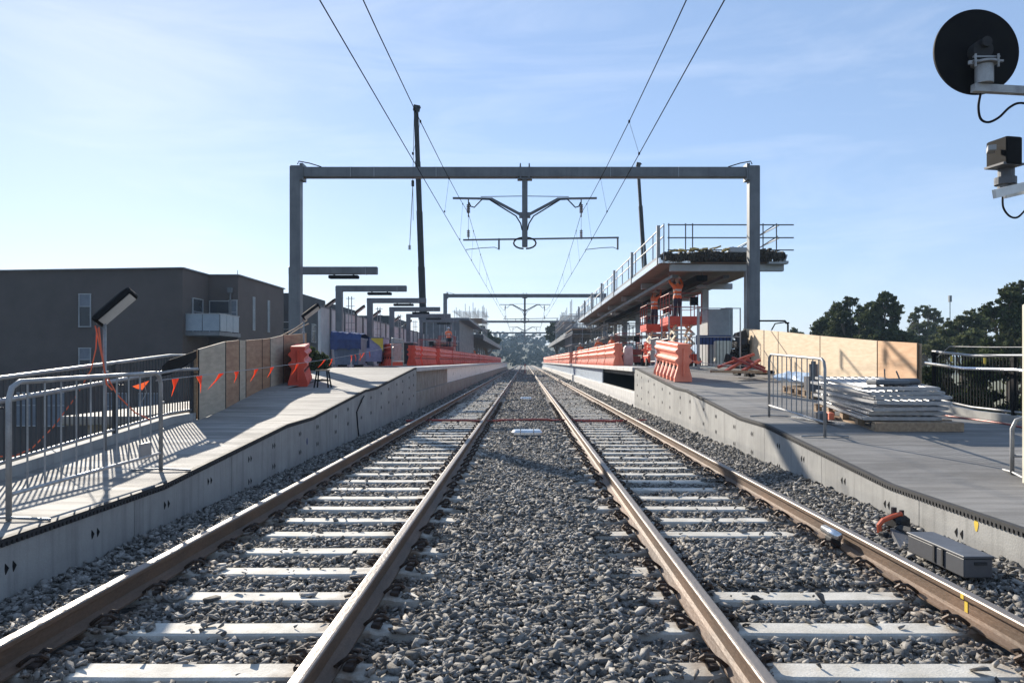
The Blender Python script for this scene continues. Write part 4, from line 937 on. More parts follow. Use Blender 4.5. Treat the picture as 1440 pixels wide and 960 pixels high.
# ------------------------------------------------------------------ cranes
def crane(Y, p_base, p_tip, label, w0, w1, hook=None):
    bx_ = P(p_base[0], p_base[1], Y); tp_ = P(p_tip[0], p_tip[1], Y)
    dirv = (tp_ - bx_).normalized(); foot = bx_ + dirv * ((GZ + 2.6 - bx_.z) / dirv.z)
    t = thing('mobile_crane', label, 'crane', (foot.x, Y, GZ), 'mobile cranes behind the platforms')
    k = MB(); L = (tp_ - foot).length
    cuts = [0, .42, .62, .80, 1.0]
    for i in range(4):
        u = w0 + (w1 - w0) * i / 3; k.beam(foot + dirv * L * cuts[i], foot + dirv * L * (cuts[i + 1] + (.01 if i < 3 else 0)), u, u * 1.1)
    part(t, 'boom', k, M['black'])
    k = MB(); k.box(tp_ + Vector((.08, 0, .05)), (w1 * 1.5, .5, w1 * 1.3), ry=.2); k.beam(tp_ + Vector((.1, 0, .2)), tp_ + Vector((.55, 0, .1)), .12, .12); part(t, 'boom_head', k, M['black'])
    k = MB(); k.box((foot.x, Y + 1, GZ + 1.1), (2.6, 9, .8), bev=.05); part(t, 'carrier', k, M['yellow'])
    k = MB(); k.box((foot.x, Y + 1, GZ + 2.1), (2.5, 3.4, 1.2), bev=.05); part(t, 'superstructure', k, M['yellow'])
    k = MB(); k.box((foot.x - 1.7, Y - 1, GZ + 2.4), (.9, 1.8, 1.6), bev=.08); part(t, 'cab', k, M['glass'])
    for sx in (-1, 1):
        for dy in (-2.6, -1, 1.8, 3.4):
            k = MB(); k.tube([(foot.x + sx * 1.0, Y + 1 + dy, GZ + .6), (foot.x + sx * 1.35, Y + 1 + dy, GZ + .6)], .6, 16); part(t, 'wheel', k, M['rubber'])
    if hook:
        h0 = P(hook[0][0], hook[0][1], Y); k = MB(); k.tube([tp_ + Vector((-.2, 0, 0)), P(hook[0][0], hook[0][1] - 4, Y)], .03, 5); part(t, 'hoist_rope', k, M['black'])
        k = MB(); k.box(h0, (.3, .3, .7), bev=.05); part(t, 'hook_block', k, M['black'])
        k = MB(); k.tube([h0, P(hook[1][0], hook[1][1], Y)], .045, 5); k.tube([h0, P(hook[0][0] + .5, hook[1][1] - 38, Y)], .035, 5); k.box(P(hook[1][0], hook[1][1], Y), (.25, .2, .5)); part(t, 'sling', k, M['galv'])
    return t
crane(90, (595, 445), (585, 153), 'tall black telescopic crane boom rising behind the left portal beam', .70, .48, ((580.5, 258), (576, 348)))
crane(110, (906, 372), (897, 232), 'black crane boom rising behind the right canopy edge', .75, .4)

# ------------------------------------------------------------------ people
def skin_person(name, label, loc, rz_, arms='down', hat=True, vest='hivis', crouch=False, seed=0):
    o = tag(bpy.data.objects.new(name, None), label, 'person'); C.objects.link(o)
    r = random.Random(seed)
    v = {}; E = []
    def j(n, p, rad): v[n] = (Vector(p), rad)
    j('pel', (0, 0, .95), .135); j('waist', (0, .0, 1.10), .125); j('chest', (0, -.01, 1.30), .15); j('ntop', (0, 0, 1.46), .075); j('neck', (0, .01, 1.53), .055); j('head', (0, .02, 1.63), .085); j('crown', (0, .015, 1.70), .07)
    for s, q in ((-1, 'L'), (1, 'R')):
        st = .08 * s
        j('hip' + q, (s * .10, 0, .88), .105); j('knee' + q, (s * .12, .04 * s, .48), .07); j('ank' + q, (s * .13, -.02 * s, .09), .05); j('toe' + q, (s * .14, .14 - .02 * s, .04), .042)
        j('sh' + q, (s * .19, 0, 1.42), .07)
        if arms == 'up': el, wr_, hn = (s * .27, .12, 1.55), (s * .20, .22, 1.78), (s * .19, .25, 1.87)
        elif arms == 'front': el, wr_, hn = (s * .25, .08, 1.18), (s * .15, .30, 1.20), (s * .12, .38, 1.22)
        else: el, wr_, hn = (s * .25, -.02, 1.14), (s * .26, .06, .90), (s * .26, .09, .81)
        j('el' + q, el, .048); j('wr' + q, wr_, .034); j('hn' + q, hn, .036)
        E += [('pel', 'hip' + q), ('hip' + q, 'knee' + q), ('knee' + q, 'ank' + q), ('ank' + q, 'toe' + q), ('chest', 'sh' + q), ('sh' + q, 'el' + q), ('el' + q, 'wr' + q), ('wr' + q, 'hn' + q)]
    E += [('pel', 'waist'), ('waist', 'chest'), ('chest', 'ntop'), ('ntop', 'neck'), ('neck', 'head'), ('head', 'crown')]
    keys = list(v); me = bpy.data.meshes.new('body'); me.from_pydata([v[k_][0] for k_ in keys], [(keys.index(a_), keys.index(b_)) for a_, b_ in E], [])
    tmp = bpy.data.objects.new('tmp', me); C.objects.link(tmp)
    md = tmp.modifiers.new('s', 'SKIN'); md.use_smooth_shade = True
    sv = me.skin_vertices[0].data
    for i, k_ in enumerate(keys): sv[i].radius = (v[k_][1], v[k_][1]); sv[i].use_root = (k_ == 'pel')
    ms = tmp.modifiers.new('u', 'SUBSURF'); ms.levels = 2; ms.render_levels = 2
    dg = bpy.context.evaluated_depsgraph_get(); ev = tmp.evaluated_get(dg); me2 = bpy.data.meshes.new_from_object(ev)
    bpy.data.objects.remove(tmp)
    me2.materials.clear()
    for m_ in ('skin', vest, 'navy', 'rubber', 'refl'): me2.materials.append(M[m_])
    for p in me2.polygons:
        c = p.center; handz = (Vector(v['hnL'][0]) - c).length < .09 or (Vector(v['hnR'][0]) - c).length < .09
        if c.z > 1.49 and abs(c.x) < .12 and arms != 'up' or (c.z > 1.49 and abs(c.x) < .1 and c.y < .12): i = 0
        elif handz: i = 0
        elif c.z < .12: i = 3
        elif c.z < .93 and not (abs(c.x) > .2 and c.z > .7): i = 2
        else: i = 4 if (1.06 < c.z < 1.11 or 1.22 < c.z < 1.26) and abs(c.x) < .19 else 1
        p.material_index = i; p.use_smooth = True
    bo = bpy.data.objects.new('body', me2); C.objects.link(bo); bo.parent = o
    # face details and hands' fingers are child meshes of the head region
    k = MB()
    k.sphere((0, .105, 1.635), .016, 8, 0, (.8, 1.2, 1.3))
    for s in (-1, 1): k.sphere((s * .083, .015, 1.635), .022, 8, 0, (.5, .9, 1.4))
    part_o = link('nose_and_ears', mesh('nose_and_ears', k, M['skin'], smooth=True), o)
    k = MB()
    for s in (-1, 1): k.sphere((s * .032, .098, 1.655), .011, 8)
    link('eyes', mesh('eyes', k, M['black'], smooth=True), o)
    if hat:
        k = MB(); rows = []
        for i in range(7):
            th = math.pi / 2 * i / 6; rows.append([(.118 * math.cos(th) * math.cos(2 * math.pi * q / 14), .02 + .135 * math.cos(th) * math.sin(2 * math.pi * q / 14), 1.69 + .105 * math.sin(th)) for q in range(15)])
        k.strip(rows); k.tube([(0, .02, 1.688), (0, .02, 1.70)], .14, 16); k.box((0, .16, 1.695), (.16, .08, .012)); link('hard_hat', mesh('hard_hat', k, M['white'], smooth=True), o)
    o.location = loc; o.rotation_euler = (0, 0, rz_); return o
skin_person('person', 'worker in orange hi-vis shirt standing in the nearest right scissor lift', (5.82, 29.9, 2.92), R(20), 'up', seed=1)
skin_person('person', 'worker in orange hi-vis in the second scissor lift under the right canopy', (5.95, 36.0, 2.92), R(-60), 'up', seed=2)
skin_person('person', 'worker in bright orange hi-vis behind the right barriers farthest along', (4.68, 66, 1.22), R(160), seed=3)
skin_person('person', 'worker seen from behind with white helmet behind the right barriers', (4.72, 50, 1.22), R(10), seed=4)
skin_person('person', 'worker with white helmet just behind another worker by the right barriers', (4.95, 53.0, 1.22), R(70), 'front', seed=5)
skin_person('person', 'worker in orange hi-vis leaning near the start of the right barrier row', (5.05, 45.5, 1.22), R(120), 'front', seed=6)
skin_person('person', 'worker in orange raised on a lift before the dark left station building', (-6.1, 62.6, 2.4), R(200), 'front', seed=7)
skin_person('person', 'worker in orange behind the far left barrier row', (-6.0, 92, 1.22), R(150), seed=8)

# scissor lifts
def scissor(cx, cy, zf, label, m=M['orange']):
    t = thing('scissor_lift', label, 'scissor lift', (cx, cy, 1.24), 'scissor lifts under the platform canopies'); w_, L = 1.2, 1.9
    k = MB(); k.box((cx, cy, 1.56), (w_ * .9, L, .34), bev=.03); part(t, 'chassis', k, m)
    for sx in (-1, 1):
        for sy in (-1, 1):
            k = MB(); k.tube([(cx + sx * .44, cy + sy * .68, 1.42), (cx + sx * .6, cy + sy * .68, 1.42)], .18, 14); part(t, 'wheel', k, M['rubber'])
    z0, z1 = 1.76, zf - .1; n = 3; k = MB(); h = (z1 - z0) / n
    for i in range(n):
        for sx in (-.35, .35):
            k.beam((cx + sx, cy - .75, z0 + i * h), (cx + sx, cy + .75, z0 + (i + 1) * h), .05, .09); k.beam((cx + sx * .85, cy + .75, z0 + i * h), (cx + sx * .85, cy - .75, z0 + (i + 1) * h), .05, .09)
        k.tube([(cx - .4, cy - .75, z0 + i * h), (cx + .4, cy - .75, z0 + i * h)], .03, 6); k.tube([(cx - .4, cy, z0 + (i + .5) * h), (cx + .4, cy, z0 + (i + .5) * h)], .03, 6)
    part(t, 'scissor_arms', k, M['cream'])
    k = MB(); k.box((cx, cy, zf - .05), (w_, L, .1), bev=.01)
    for sx in (-1, 1): k.box((cx + sx * w_ / 2, cy, zf + .1), (.03, L, .2))
    for sy in (-1, 1): k.box((cx, cy + sy * L / 2, zf + .1), (w_, .03, .2))
    part(t, 'platform_floor', k, m)
    k = MB()
    for z in (.55, 1.05):
        k.tube([(cx - w_ / 2, cy - L / 2, zf + z), (cx + w_ / 2, cy - L / 2, zf + z), (cx + w_ / 2, cy + L / 2, zf + z), (cx - w_ / 2, cy + L / 2, zf + z), (cx - w_ / 2, cy - L / 2, zf + z)], .015, 6)
    for sx in (-1, 1):
        for sy in (-1, -.33, .33, 1): k.tube([(cx + sx * w_ / 2, cy + sy * L / 2, zf), (cx + sx * w_ / 2, cy + sy * L / 2, zf + 1.05)], .02, 6)
    part(t, 'guard_rail', k, M['redsteel'])
    k = MB(); k.box((cx + .3, cy - L / 2 - .06, zf + .75), (.3, .14, .3), bev=.02); part(t, 'control_box', k, M['black'])
    return t
scissor(5.95, 30.0, 2.92, 'nearest orange scissor lift raised under the right canopy')
scissor(6.05, 36.0, 2.92, 'second orange scissor lift raised under the right canopy')
scissor(5.6, 42.5, 1.9, 'red scissor lift lowered behind the right barrier row', M['redsteel'])
scissor(-6.2, 62.6, 2.4, 'small red scissor lift before the dark left station building', M['redsteel'])
scissor(-6.6, 54, 1.9, 'dark red lowered lift behind the left barrier row', M['redsteel'])

# right platform gate fence and clutter
def barfence(p0, p1, z0, h, label, sp=.11, m='black', mid=None, name='site_gate'):
    p0, p1 = Vector(p0), Vector(p1); t = thing(name, label, 'gate', ((p0 + p1) / 2).to_tuple()[:2] + (z0,)); d = p1 - p0; n = int(d.length / sp); z = Vector((0, 0, 1))
    k = MB(); k.tube([p0 + z * .03, p0 + z * h, p1 + z * h, p1 + z * .03], .026, 6); k.tube([p0 + z * .1, p1 + z * .1], .02, 6)
    if mid: k.tube([p0 + z * mid, p1 + z * mid], .018, 6)
    part(t, 'frame', k, M['galv'])
    k = MB()
    for i in range(1, n): q = p0 + d * i / n; k.tube([q + z * .1, q + z * (mid or h)], .010, 5)
    part(t, 'bars', k, M[m]); return t
barfence(P(983, 516, 25.6).xy.to_3d() + Vector((0, 0, 1.2)), P(1041, 516, 25.6).xy.to_3d() + Vector((0, 0, 1.2)), 1.2, 1.98, 'tall grey framed gate beside the right plywood hoarding', mid=1.05)
barfence(P(958, 516, 25.0).xy.to_3d() + Vector((0, 0, 1.16)), P(981, 516, 25.4).xy.to_3d() + Vector((0, 0, 1.18)), 1.2, 2.0, 'narrow tall gate frame beside the lone right barrier', mid=1.05)
barfence(Vector((5.1, 29.2, 1.25)), Vector((5.0, 27.2, 1.24)), 1.2, 1.9, 'tall grey gate frame before the scissor lift', mid=1.0)
k = MB(); c = P(1003, 470, 31); k.box((c.x, 31, 2.35), (.85, 1.8, 2.2), bev=.03); k.box((c.x + .62, 31.4, 2.4), (.3, .9, 2.35), bev=.02); solo('site_cabinet', k, M['steell'], 'tall pale grey site cabinet behind the right gate', 'cabinet')
k = MB(); c = P(1016, 490, 28.5); k.box((c.x, 28.5, 1.72), (.55, .4, .95), bev=.03); solo('cream_cabinet', k, M['cream'], 'cream box standing behind the tall right gate', 'cabinet')
k = MB(); c = P(1005, 472, 29.0); k.box((c.x, 29.2, 2.25), (1.3, .04, .35)); k.box((c.x - .6, 29.2, 1.75), (.04, .04, 1.0)); k.box((c.x + .6, 29.2, 1.75), (.04, .04, 1.0)); solo('banner_board', k, M['blue'], 'blue board on two legs behind the tall right gate', 'board')
rr = random.Random(12)
t = thing('scrap_pile', 'dark heap of site rubble behind the tall right gate', 'rubble', (7.3, 26.6, 1.2)); k = MB()
for i in range(46):
    u = rr.random(); k.box((7.25 + rr.uniform(-.42, .3) * (1.1 - u), 26.4 + rr.uniform(-.3, .3), 1.28 + u * 1.05), (rr.uniform(.1, .4), rr.uniform(.1, .3), rr.uniform(.08, .3)), rr.uniform(0, 3), rx=rr.uniform(-.6, .6), ry=rr.uniform(-.6, .6))
part(t, 'rubble_blocks', k, M['rubber'])
t = thing('steel_props', 'red steel props piled on timber beside the right plywood', 'props', (6.4, 22, 1.0))
for i, (a_, b_) in enumerate((((1000, 522, 21), (1078, 523, 21.5)), ((1010, 516, 22), (1060, 498, 22.4)), ((1020, 522, 21.6), (1052, 503, 22.4)), ((1030, 503, 22), (1077, 522, 21.4)), ((1045, 521, 21.4), (1068, 506, 22)), ((1050, 505, 22), (1076, 518, 21.8)))):
    k = MB(); A0 = P(*a_); B0 = P(*b_); A0.z = max(A0.z, rz(A0.y) + .04); B0.z = max(B0.z, rz(B0.y) + .04); k.beam(A0, B0, .09, .07); part(t, 'prop', k, M['redsteel'] if i not in (0,) else M['timber'])
k = MB()
for i in range(12): k.box((P(1058, 500, 22).x + rr.uniform(-.5, .5), 22 + rr.uniform(-.3, .3), rz(22) + .08 + rr.random() * .12), (rr.uniform(.1, .5), .1, .08), rr.uniform(0, 3), rx=rr.uniform(-.3, .3))
part(t, 'offcuts', k, M['black'])
k = MB(); k.tube([P(1068, 451, 25.5), P(1104, 451, 25.5), P(1108, 456, 25.5), (P(1108, 456, 25.5).x, 25.5, 1.0)], .03, 6); k.tube([P(1085, 464, 25.4), P(1090, 455, 25.4), P(1104, 453, 25.4)], .022, 6); k.tube([P(1107, 453, 25.5), P(1107, 455, 25.5)], .07, 8)
solo('pipe_frame', k, M['black'], 'black bent pipe frame showing above the right plywood', 'pipe frame')
for (x, y, w_, h_, m_, lb) in ((4.95, 37.6, .5, .95, 'white', 'white sack standing behind the first right barrier'), (5.0, 27.4, .25, .3, 'cream', 'small cream bag on the ground at the ramp top'), (-6.6, 84, 1.0, .9, 'white', 'white bulk bag behind the left barrier row'), (-6.2, 100, .9, .9, 'cream', 'yellowish bulk bag farther behind the left barrier row')):
    k = MB(); rb = random.Random(int(y)); rows = []
    for z_, s__ in ((0, .82), (.06, .98), (.35, 1.04), (.7, 1.0), (.9, .9), (1.0, .55), (1.0, .02)):
        rows.append([(x + w_ / 2 * s__ * (1 + rb.uniform(-.05, .05)) * max(-.85, min(.85, 1.25 * math.cos(2 * math.pi * q / 16))), y + w_ / 2.4 * s__ * max(-.85, min(.85, 1.25 * math.sin(2 * math.pi * q / 16))), 1.24 + h_ * z_ * (1 + rb.uniform(-.04, .04))) for q in range(16)])
        rows[-1].append(rows[-1][0])
    k.strip(rows); solo('bulk_bag', k, M[m_], lb, 'bag')
k = MB(); k.box((4.72, 27.6, 1.7), (.05, 1.4, .95)); k.box((4.72, 27.6, 1.27), (.5, 1.5, .06)); solo('mesh_screen', k, M['bluegrey'], 'blue grey mesh screen between the two right barriers', 'screen')

# ------------------------------------------------------------------ pallets and stacked barrier panels
def pallet(c, ang, w_, L, label, z0, tilt=0):
    t = thing('pallet', label, 'pallet', (0, 0, 0)); 
    k = MB()
    for i in range(9): k.box((0, -L / 2 + .06 + i * (L - .12) / 8, .131), (w_, .115, .02), bev=.003)
    part(t, 'top_boards', k, M['timber'])
    for x in (-w_ / 2 + .05, 0, w_ / 2 - .05):
        k = MB()
        for y in np.linspace(-L / 2 + .08, L / 2 - .08, 5): k.box((x, y, .07), (.1, .13, .09))
        k.box((x, 0, .0125), (.1, L, .022)); part(t, 'bearer', k, M['timber'])
    k = MB(); k.box((0, -L / 2 - .012, .075), (w_, .022, .128), bev=.003); part(t, 'end_board', k, M['timber'])
    t.location = (c[0], c[1], z0); t.rotation_euler = (tilt, 0, ang); return t
SLOPE = (rz(14) - rz(11.5)) / 2.5
k = MB()
pc = (6.0, 13.0); pz = rz(13.0) + .004
pallet((5.78, 12.75), R(-2), 1.26, 2.7, 'timber pallet under the stack of grey barriers', rz(12.75) + .004, tilt=.05)
t0 = thing('stacked_barrier', 'x', 'crowd barrier', (0, 0, 0), 'grey barriers stacked on the right pallet')
k = MB(); W2, L2 = .54, 1.15
k.tube([(-W2, -L2, 0), (W2, -L2, 0)], .024, 8)
part(t0, 'end_rail', k, M['galv'])
k = MB()
for (a_, b_) in (((-W2, L2, 0), (W2, L2, 0)), ((-W2, -L2, 0), (-W2, L2, 0)), ((W2, -L2, 0), (W2, L2, 0))): k.beam(a_, b_, .045, .04)
k.beam((-W2, -L2, 0), (W2, -L2, 0), .05, .05)
for x in (-W2, W2): k.box((x, -L2 - .03, 0), (.03, .02, .03))
part(t0, 'frame', k, M['galvb'])
k = MB()
for i in range(1, 9): x = -W2 + 2 * W2 * i / 9; k.tube([(x, -L2, .004), (x, L2, .004)], .016, 6)
part(t0, 'bars', k, M['galvb'])
rs = random.Random(21)
for i in range(7):
    loc = (5.70 + rs.uniform(-.07, .07), 12.66 + rs.uniform(-.13, .13), rz(12.9) + .185 + i * .072)
    rt_ = (.05 + rs.uniform(-.014, .014), rs.uniform(-.014, .014), R(-2) + rs.uniform(-.09, .08))
    lb = ('lowest' if i == 0 else ORD[i] + ' from the bottom') if i < 6 else 'topmost'
    lb = '%s grey barrier in the stack on the right pallet' % lb
    if i == 0: q = t0; q.location = loc; q['label'] = lb
    else: q = dup(t0, loc, 0, lb)
    q.rotation_euler = rt_
zt = rz(12.9) + .185 + 6 * .072 + .03
k = MB(); k.box((5.55, 12.0, zt + .0), (.55, .3, .08), .15, bev=.02); k.box((5.85, 12.2, zt - .0), (.7, .14, .11), .3, bev=.04); k.tube([(5.65, 12.3, zt), (5.64, 12.3, zt + .2)], .01, 5); k.tube([(5.8, 12.1, zt), (5.73, 12.1, zt + .17)], .012, 5)
solo('metal_feet', k, M['steel'], 'dark metal feet and clamps lying on top of the barrier stack', 'clamps')
pallet((6.35, 16.9), R(10), 1.1, 1.3, 'small timber pallet under the plastic wrapped bundle', rz(16.9) + .012, tilt=.068)
k = MB(); rows = []; rr = random.Random(9)
for i in range(22):
    u = i / 21; y = 18.0 - u * 3.2; x = 6.05 + u * .75; row = []
    for q in range(13):
        th = 2 * math.pi * q / 12; r_ = .17 * (1 + rr.uniform(-.18, .18)) if q < 12 else None
        if q == 12: row.append(row[0]); continue
        row.append((x + r_ * 1.9 * math.cos(th), y, rz(y) + .30 + .02 * math.sin(u * 9) + r_ * .75 * math.sin(th)))
    rows.append(row)
k.strip(rows); k.add(rows[0][:12], [tuple(range(12))]); k.add(rows[-1][:12], [tuple(range(12))]); solo('wrapped_bundle', k, M['wrap'], 'long bundle wrapped in pale blue plastic beside the right plywood', 'bundle')
k = MB(); c = P(1144, 521, 16.4); k.tube([(c.x, 16.4, c.z - .12), (c.x, 16.4, c.z + .14)], .09, 12); k.tube([(c.x, 16.4, c.z + .14), (c.x, 16.4, c.z + .2)], .05, 12); k.box((c.x, 16.4, (c.z - .12 + rz(16.4)) / 2), (.3, .3, c.z - .12 - rz(16.4))); solo('gas_bottle', k, M['plas'], 'small dark cylinder on a crate before the right plywood', 'cylinder')
k = MB(); k.box((5.05, 13.05, rz(13) + .06), (.09, .3, .12), bev=.01); solo('foot_block', k, M['pinkor'], 'pink plastic block beside the near end of the pallet', 'block')
k = MB(); k.box((4.62, 12.2, rz(12.2) + .10), (.12, .24, .19), bev=.03); solo('foot_block', k, M['plas'], 'dark rubber block below the right crowd barrier', 'block')
k = MB(); k.box((4.66, 12.55, rz(12.55) + .03), (.05, 1.6, .03), R(8)); solo('loose_strip', k, M['alu'], 'loose aluminium strip on the deck under the right crowd barrier', 'strip')

# ------------------------------------------------------------------ trackside objects
t = thing('cable_trough', 'dark grey plastic cable pit box lying beside the right outer rail', 'box', (3.22, 6.5, -.1))
k = MB(); k.box((3.25, 6.03, -.035), (.21, .80, .14), R(1), bev=.008); part(t, 'box_body', k, M['plas'])
k = MB(); k.box((3.25, 6.03, .045), (.225, .82, .018), R(1), bev=.004); part(t, 'lid', k, M['plas'])
k = MB()
for y in (5.90, 6.02): k.box((3.142, y, -.02), (.014, .025, .13), R(1))
k.box((3.27, 5.626, .0), (.09, .012, .02), R(1)); part(t, 'ribs', k, M['rubber'])
t = thing('track_tool', 'orange handled black track tool lying against the right outer rail', 'tool', (3.1, 7.2, -.1))
def tp3(px, py, Y): return P(px, py, Y)
k = MB(); k.add([P(1252, 742, 7.2), P(1272, 738, 7.25), P(1300, 798, 6.35), P(1282, 800, 6.3), P(1252, 752, 7.15), P(1272, 748, 7.2), P(1300, 806, 6.33), P(1282, 808, 6.28)], [(0, 1, 2, 3), (4, 5, 6, 7), (0, 1, 5, 4), (1, 2, 6, 5), (2, 3, 7, 6), (3, 0, 4, 7)]); part(t, 'cover_plate', k, M['plas'])
k = MB(); k.tube([P(1237, 748, 7.25), P(1236, 738, 7.25), P(1242, 731, 7.25), P(1254, 726, 7.25), P(1268, 722, 7.25)], .024, 8); part(t, 'handle', k, M['cord'])
k = MB(); k.box(P(1262, 733, 7.3), (.16, .2, .13), .3, bev=.03); k.box(P(1275, 750, 7.1), (.10, .25, .14), .3, bev=.03); k.tube([P(1257, 722, 7.3), P(1257, 713, 7.3)], .026, 8); k.tube([P(1268, 724, 7.3), P(1268, 717, 7.3)], .022, 8); k.tube([P(1238, 752, 7.2), P(1240, 758, 7.1), P(1250, 762, 7.0)], .018, 6); k.box(P(1243, 752, 7.15), (.07, .07, .06), .4, bev=.01); part(t, 'motor_body', k, M['rubber'])
k = MB(); k.tube([P(1288, 802, 6.3), P(1296, 806, 6.2)], .05, 10); part(t, 'base_block', k, M['rubber'])
t = thing('rail_sensor', 'silver cylindrical sensor clamped inside the right outer rail', 'sensor', (2.62, 7.2, -.1))
k = MB(); k.tube([(2.665, 6.98, -.035), (2.665, 6.66, -.035)], .036, 14); part(t, 'sensor_body', k, M['alu'], smooth=True)
k = MB(); k.box((2.68, 6.82, -.11), (.09, .14, .09), bev=.01); part(t, 'clamp', k, M['rubber'])
for (px, py, Y, w_, lb) in ((741, 611, 17.0, .66, 'shiny metal track box lying between the two tracks'), (741.5, 563, 32.5, .5, 'smaller metal track box farther along between the tracks')):
    t = thing('track_box', lb, 'track box', (0.05, Y, -.16), 'metal boxes between the tracks'); k = MB()
    k.box((.05, Y, -.10), (w_, .42, .14), bev=.045); part(t, 'box_body', k, M['alu'])
    k = MB()
    for x in (-.14, .14): k.box((.05 + x, Y, -.10), (.02, .43, .15), bev=.045)
    part(t, 'lid_ribs', k, M['galv'])
k = MB(); rows = [(x, 21.2 + .12 * math.sin(x * 2.1) + .05 * math.sin(x * 7), (-.145 if abs(x) < .7 else -.165) + (.178 if any(abs(x - r_) < .06 for r_ in (-2.715, -1.045, 1.115, 2.785)) else 0) * 0) for x in np.linspace(-3.2, 3.3, 70)]
k.tube([(a_, b_, c_ + .015) for a_, b_, c_ in rows], .034, 6); solo('hose', k, M['redsteel'], 'dark red hose lying across both tracks under the rails', 'hose')
t = thing('hand_signal_post', 'thin white post standing between the tracks in the distance', 'post', (-.6, 110, -.2))
k = MB(); k.tube([(-.6, 110, -.2), (-.6, 110, 1.1)], .03, 6); part(t, 'stake', k, M['white'])
k = MB(); k.tube([(.02, 105, -.2), (.02, 105, 1.0)], .05, 6); k.box((.02, 105, .95), (.22, .05, .3)); solo('red_marker', k, M['redsteel'], 'red track marker between the tracks in the distance', 'marker')
k = MB(); k.tube([(LW + .012, 17.9, .66), (LW + .03, 17.6, .6), (LW + .015, 17.1, .35), (LW + .02, 17.2, .0), (LW + .02, 17.3, -.2)], .014, 6); solo('hanging_cable', k, M['black'], 'short black cable hanging down the left ramp wall', 'cable')

# ------------------------------------------------------------------ signal at right
t = thing('signal_post', 'grey signal post at the right edge with round black signal and small lamp', 'signal', (5.12, 7.9, .2))
k = MB(); k.tube([(5.26, 7.95, .2), (5.26, 7.95, 5.6)], .085, 14); part(t, 'post', k, M['black'], smooth=True)
k = MB(); k.box((5.155, 7.88, 1.12), (.20, .2, 1.82), bev=.01); cb = part(t, 'cabinet', k, M['cream'])
k = MB(); k.box((5.07, 7.8, 1.93), (.10, .1, .07)); part(cb, 'latch', k, M['galv'])
c = P(1375, 72, 7.9); rad = 60 * 7.9 / F
k = MB(); k.tube([c + Vector((0, .02, 0)), c + Vector((0, .045, 0))], rad, 64); part(t, 'round_target', k, M['black'])
k = MB(); k.tube([c + Vector((0, -.10, -.02)), c + Vector((0, .02, -.02))], .10, 24); k.tube([c + Vector((.01, -.15, .04)), c + Vector((.01, -.1, .04))], .05, 16); part(t, 'signal_back', k, M['rubber'])
k = MB(); a_ = P(1368, 124, 7.8); k.beam(a_, (5.17, 7.85, a_.z - .02), .07, .075); part(t, 'arm', k, M['galv'])
k = MB(); k.tube([P(1384, 118, 7.8), P(1384, 92, 7.8)], .085, 20); k.tube([P(1384, 91, 7.8), P(1384, 88, 7.8)], .12, 20)
part(t, 'mount_collar', k, M['galv'], smooth=False)
k = MB(); k.box(P(1389, 86, 7.75), (.30, .03, .02)); k.box(P(1387, 80, 7.75), (.26, .025, .015))
for px in (1372, 1404): k.tube([P(px, 94, 7.72), P(px, 76, 7.72)], .012, 6)
k.tube([P(1364, 86, 7.72), P(1364, 91, 7.72)], .02, 6); part(t, 'clamp_bolts', k, M['galv'])
def bez(pts, n=6):
    out = []
    for i in range(len(pts) - 1):
        p_1 = pts[max(i - 1, 0)]; p0_ = pts[i]; p1_ = pts[i + 1]; p2 = pts[min(i + 2, len(pts) - 1)]
        for q in range(n):
            u = q / n; out.append(.5 * ((2 * p0_) + (p1_ - p_1) * u + (2 * p_1 - 5 * p0_ + 4 * p1_ - p2) * u * u + (-p_1 + 3 * p0_ - 3 * p1_ + p2) * u ** 3))
    return out + [pts[-1]]
k = MB(); k.tube(bez([P(1379, 132, 7.8), P(1376, 150, 7.8), P(1379, 167, 7.8), P(1390, 172, 7.8), P(1405, 165, 7.8), P(1420, 151, 7.8), P(1436, 145, 7.82), (Vector((5.17, 7.85, P(0, 150, 7.82).z)))]), .012, 8); part(t, 'arm_cable', k, M['black'], smooth=True)
k = MB(); k.box(P(1412, 216, 7.7), (.185, .26, .27), R(12), bev=.012); hd = part(t, 'signal_lamp', k, M['black'])
k = MB(); k.box(P(1394, 210, 7.62), (.07, .16, .05), R(-25)); part(hd, 'hood', k, M['galv'])
k = MB(); k.box(P(1412, 234, 7.7), (.24, .24, .02), R(12)); k.tube([P(1415, 236, 7.75), P(1415, 254, 7.75)], .075, 16); k.tube([P(1414, 250, 7.75), P(1414, 260, 7.75)], .10, 16); k.tube([P(1412, 258, 7.75), P(1412, 266, 7.75)], .06, 16); part(t, 'lamp_mount', k, M['plas'])
k = MB(); k.beam(P(1398, 273, 7.55), (5.17, 7.85, P(0, 256, 7.85).z), .035, .085); k.beam(P(1413, 275, 7.65), (5.17, 7.95, P(0, 262, 7.85).z), .03, .06); part(t, 'lower_arm', k, M['white'])
k = MB(); k.tube(bez([P(1410, 276, 7.75), P(1411, 292, 7.75), P(1420, 304, 7.75), P(1432, 305, 7.75), P(1446, 290, 7.8)]), .010, 8); part(t, 'lower_cable', k, M['black'], smooth=True)

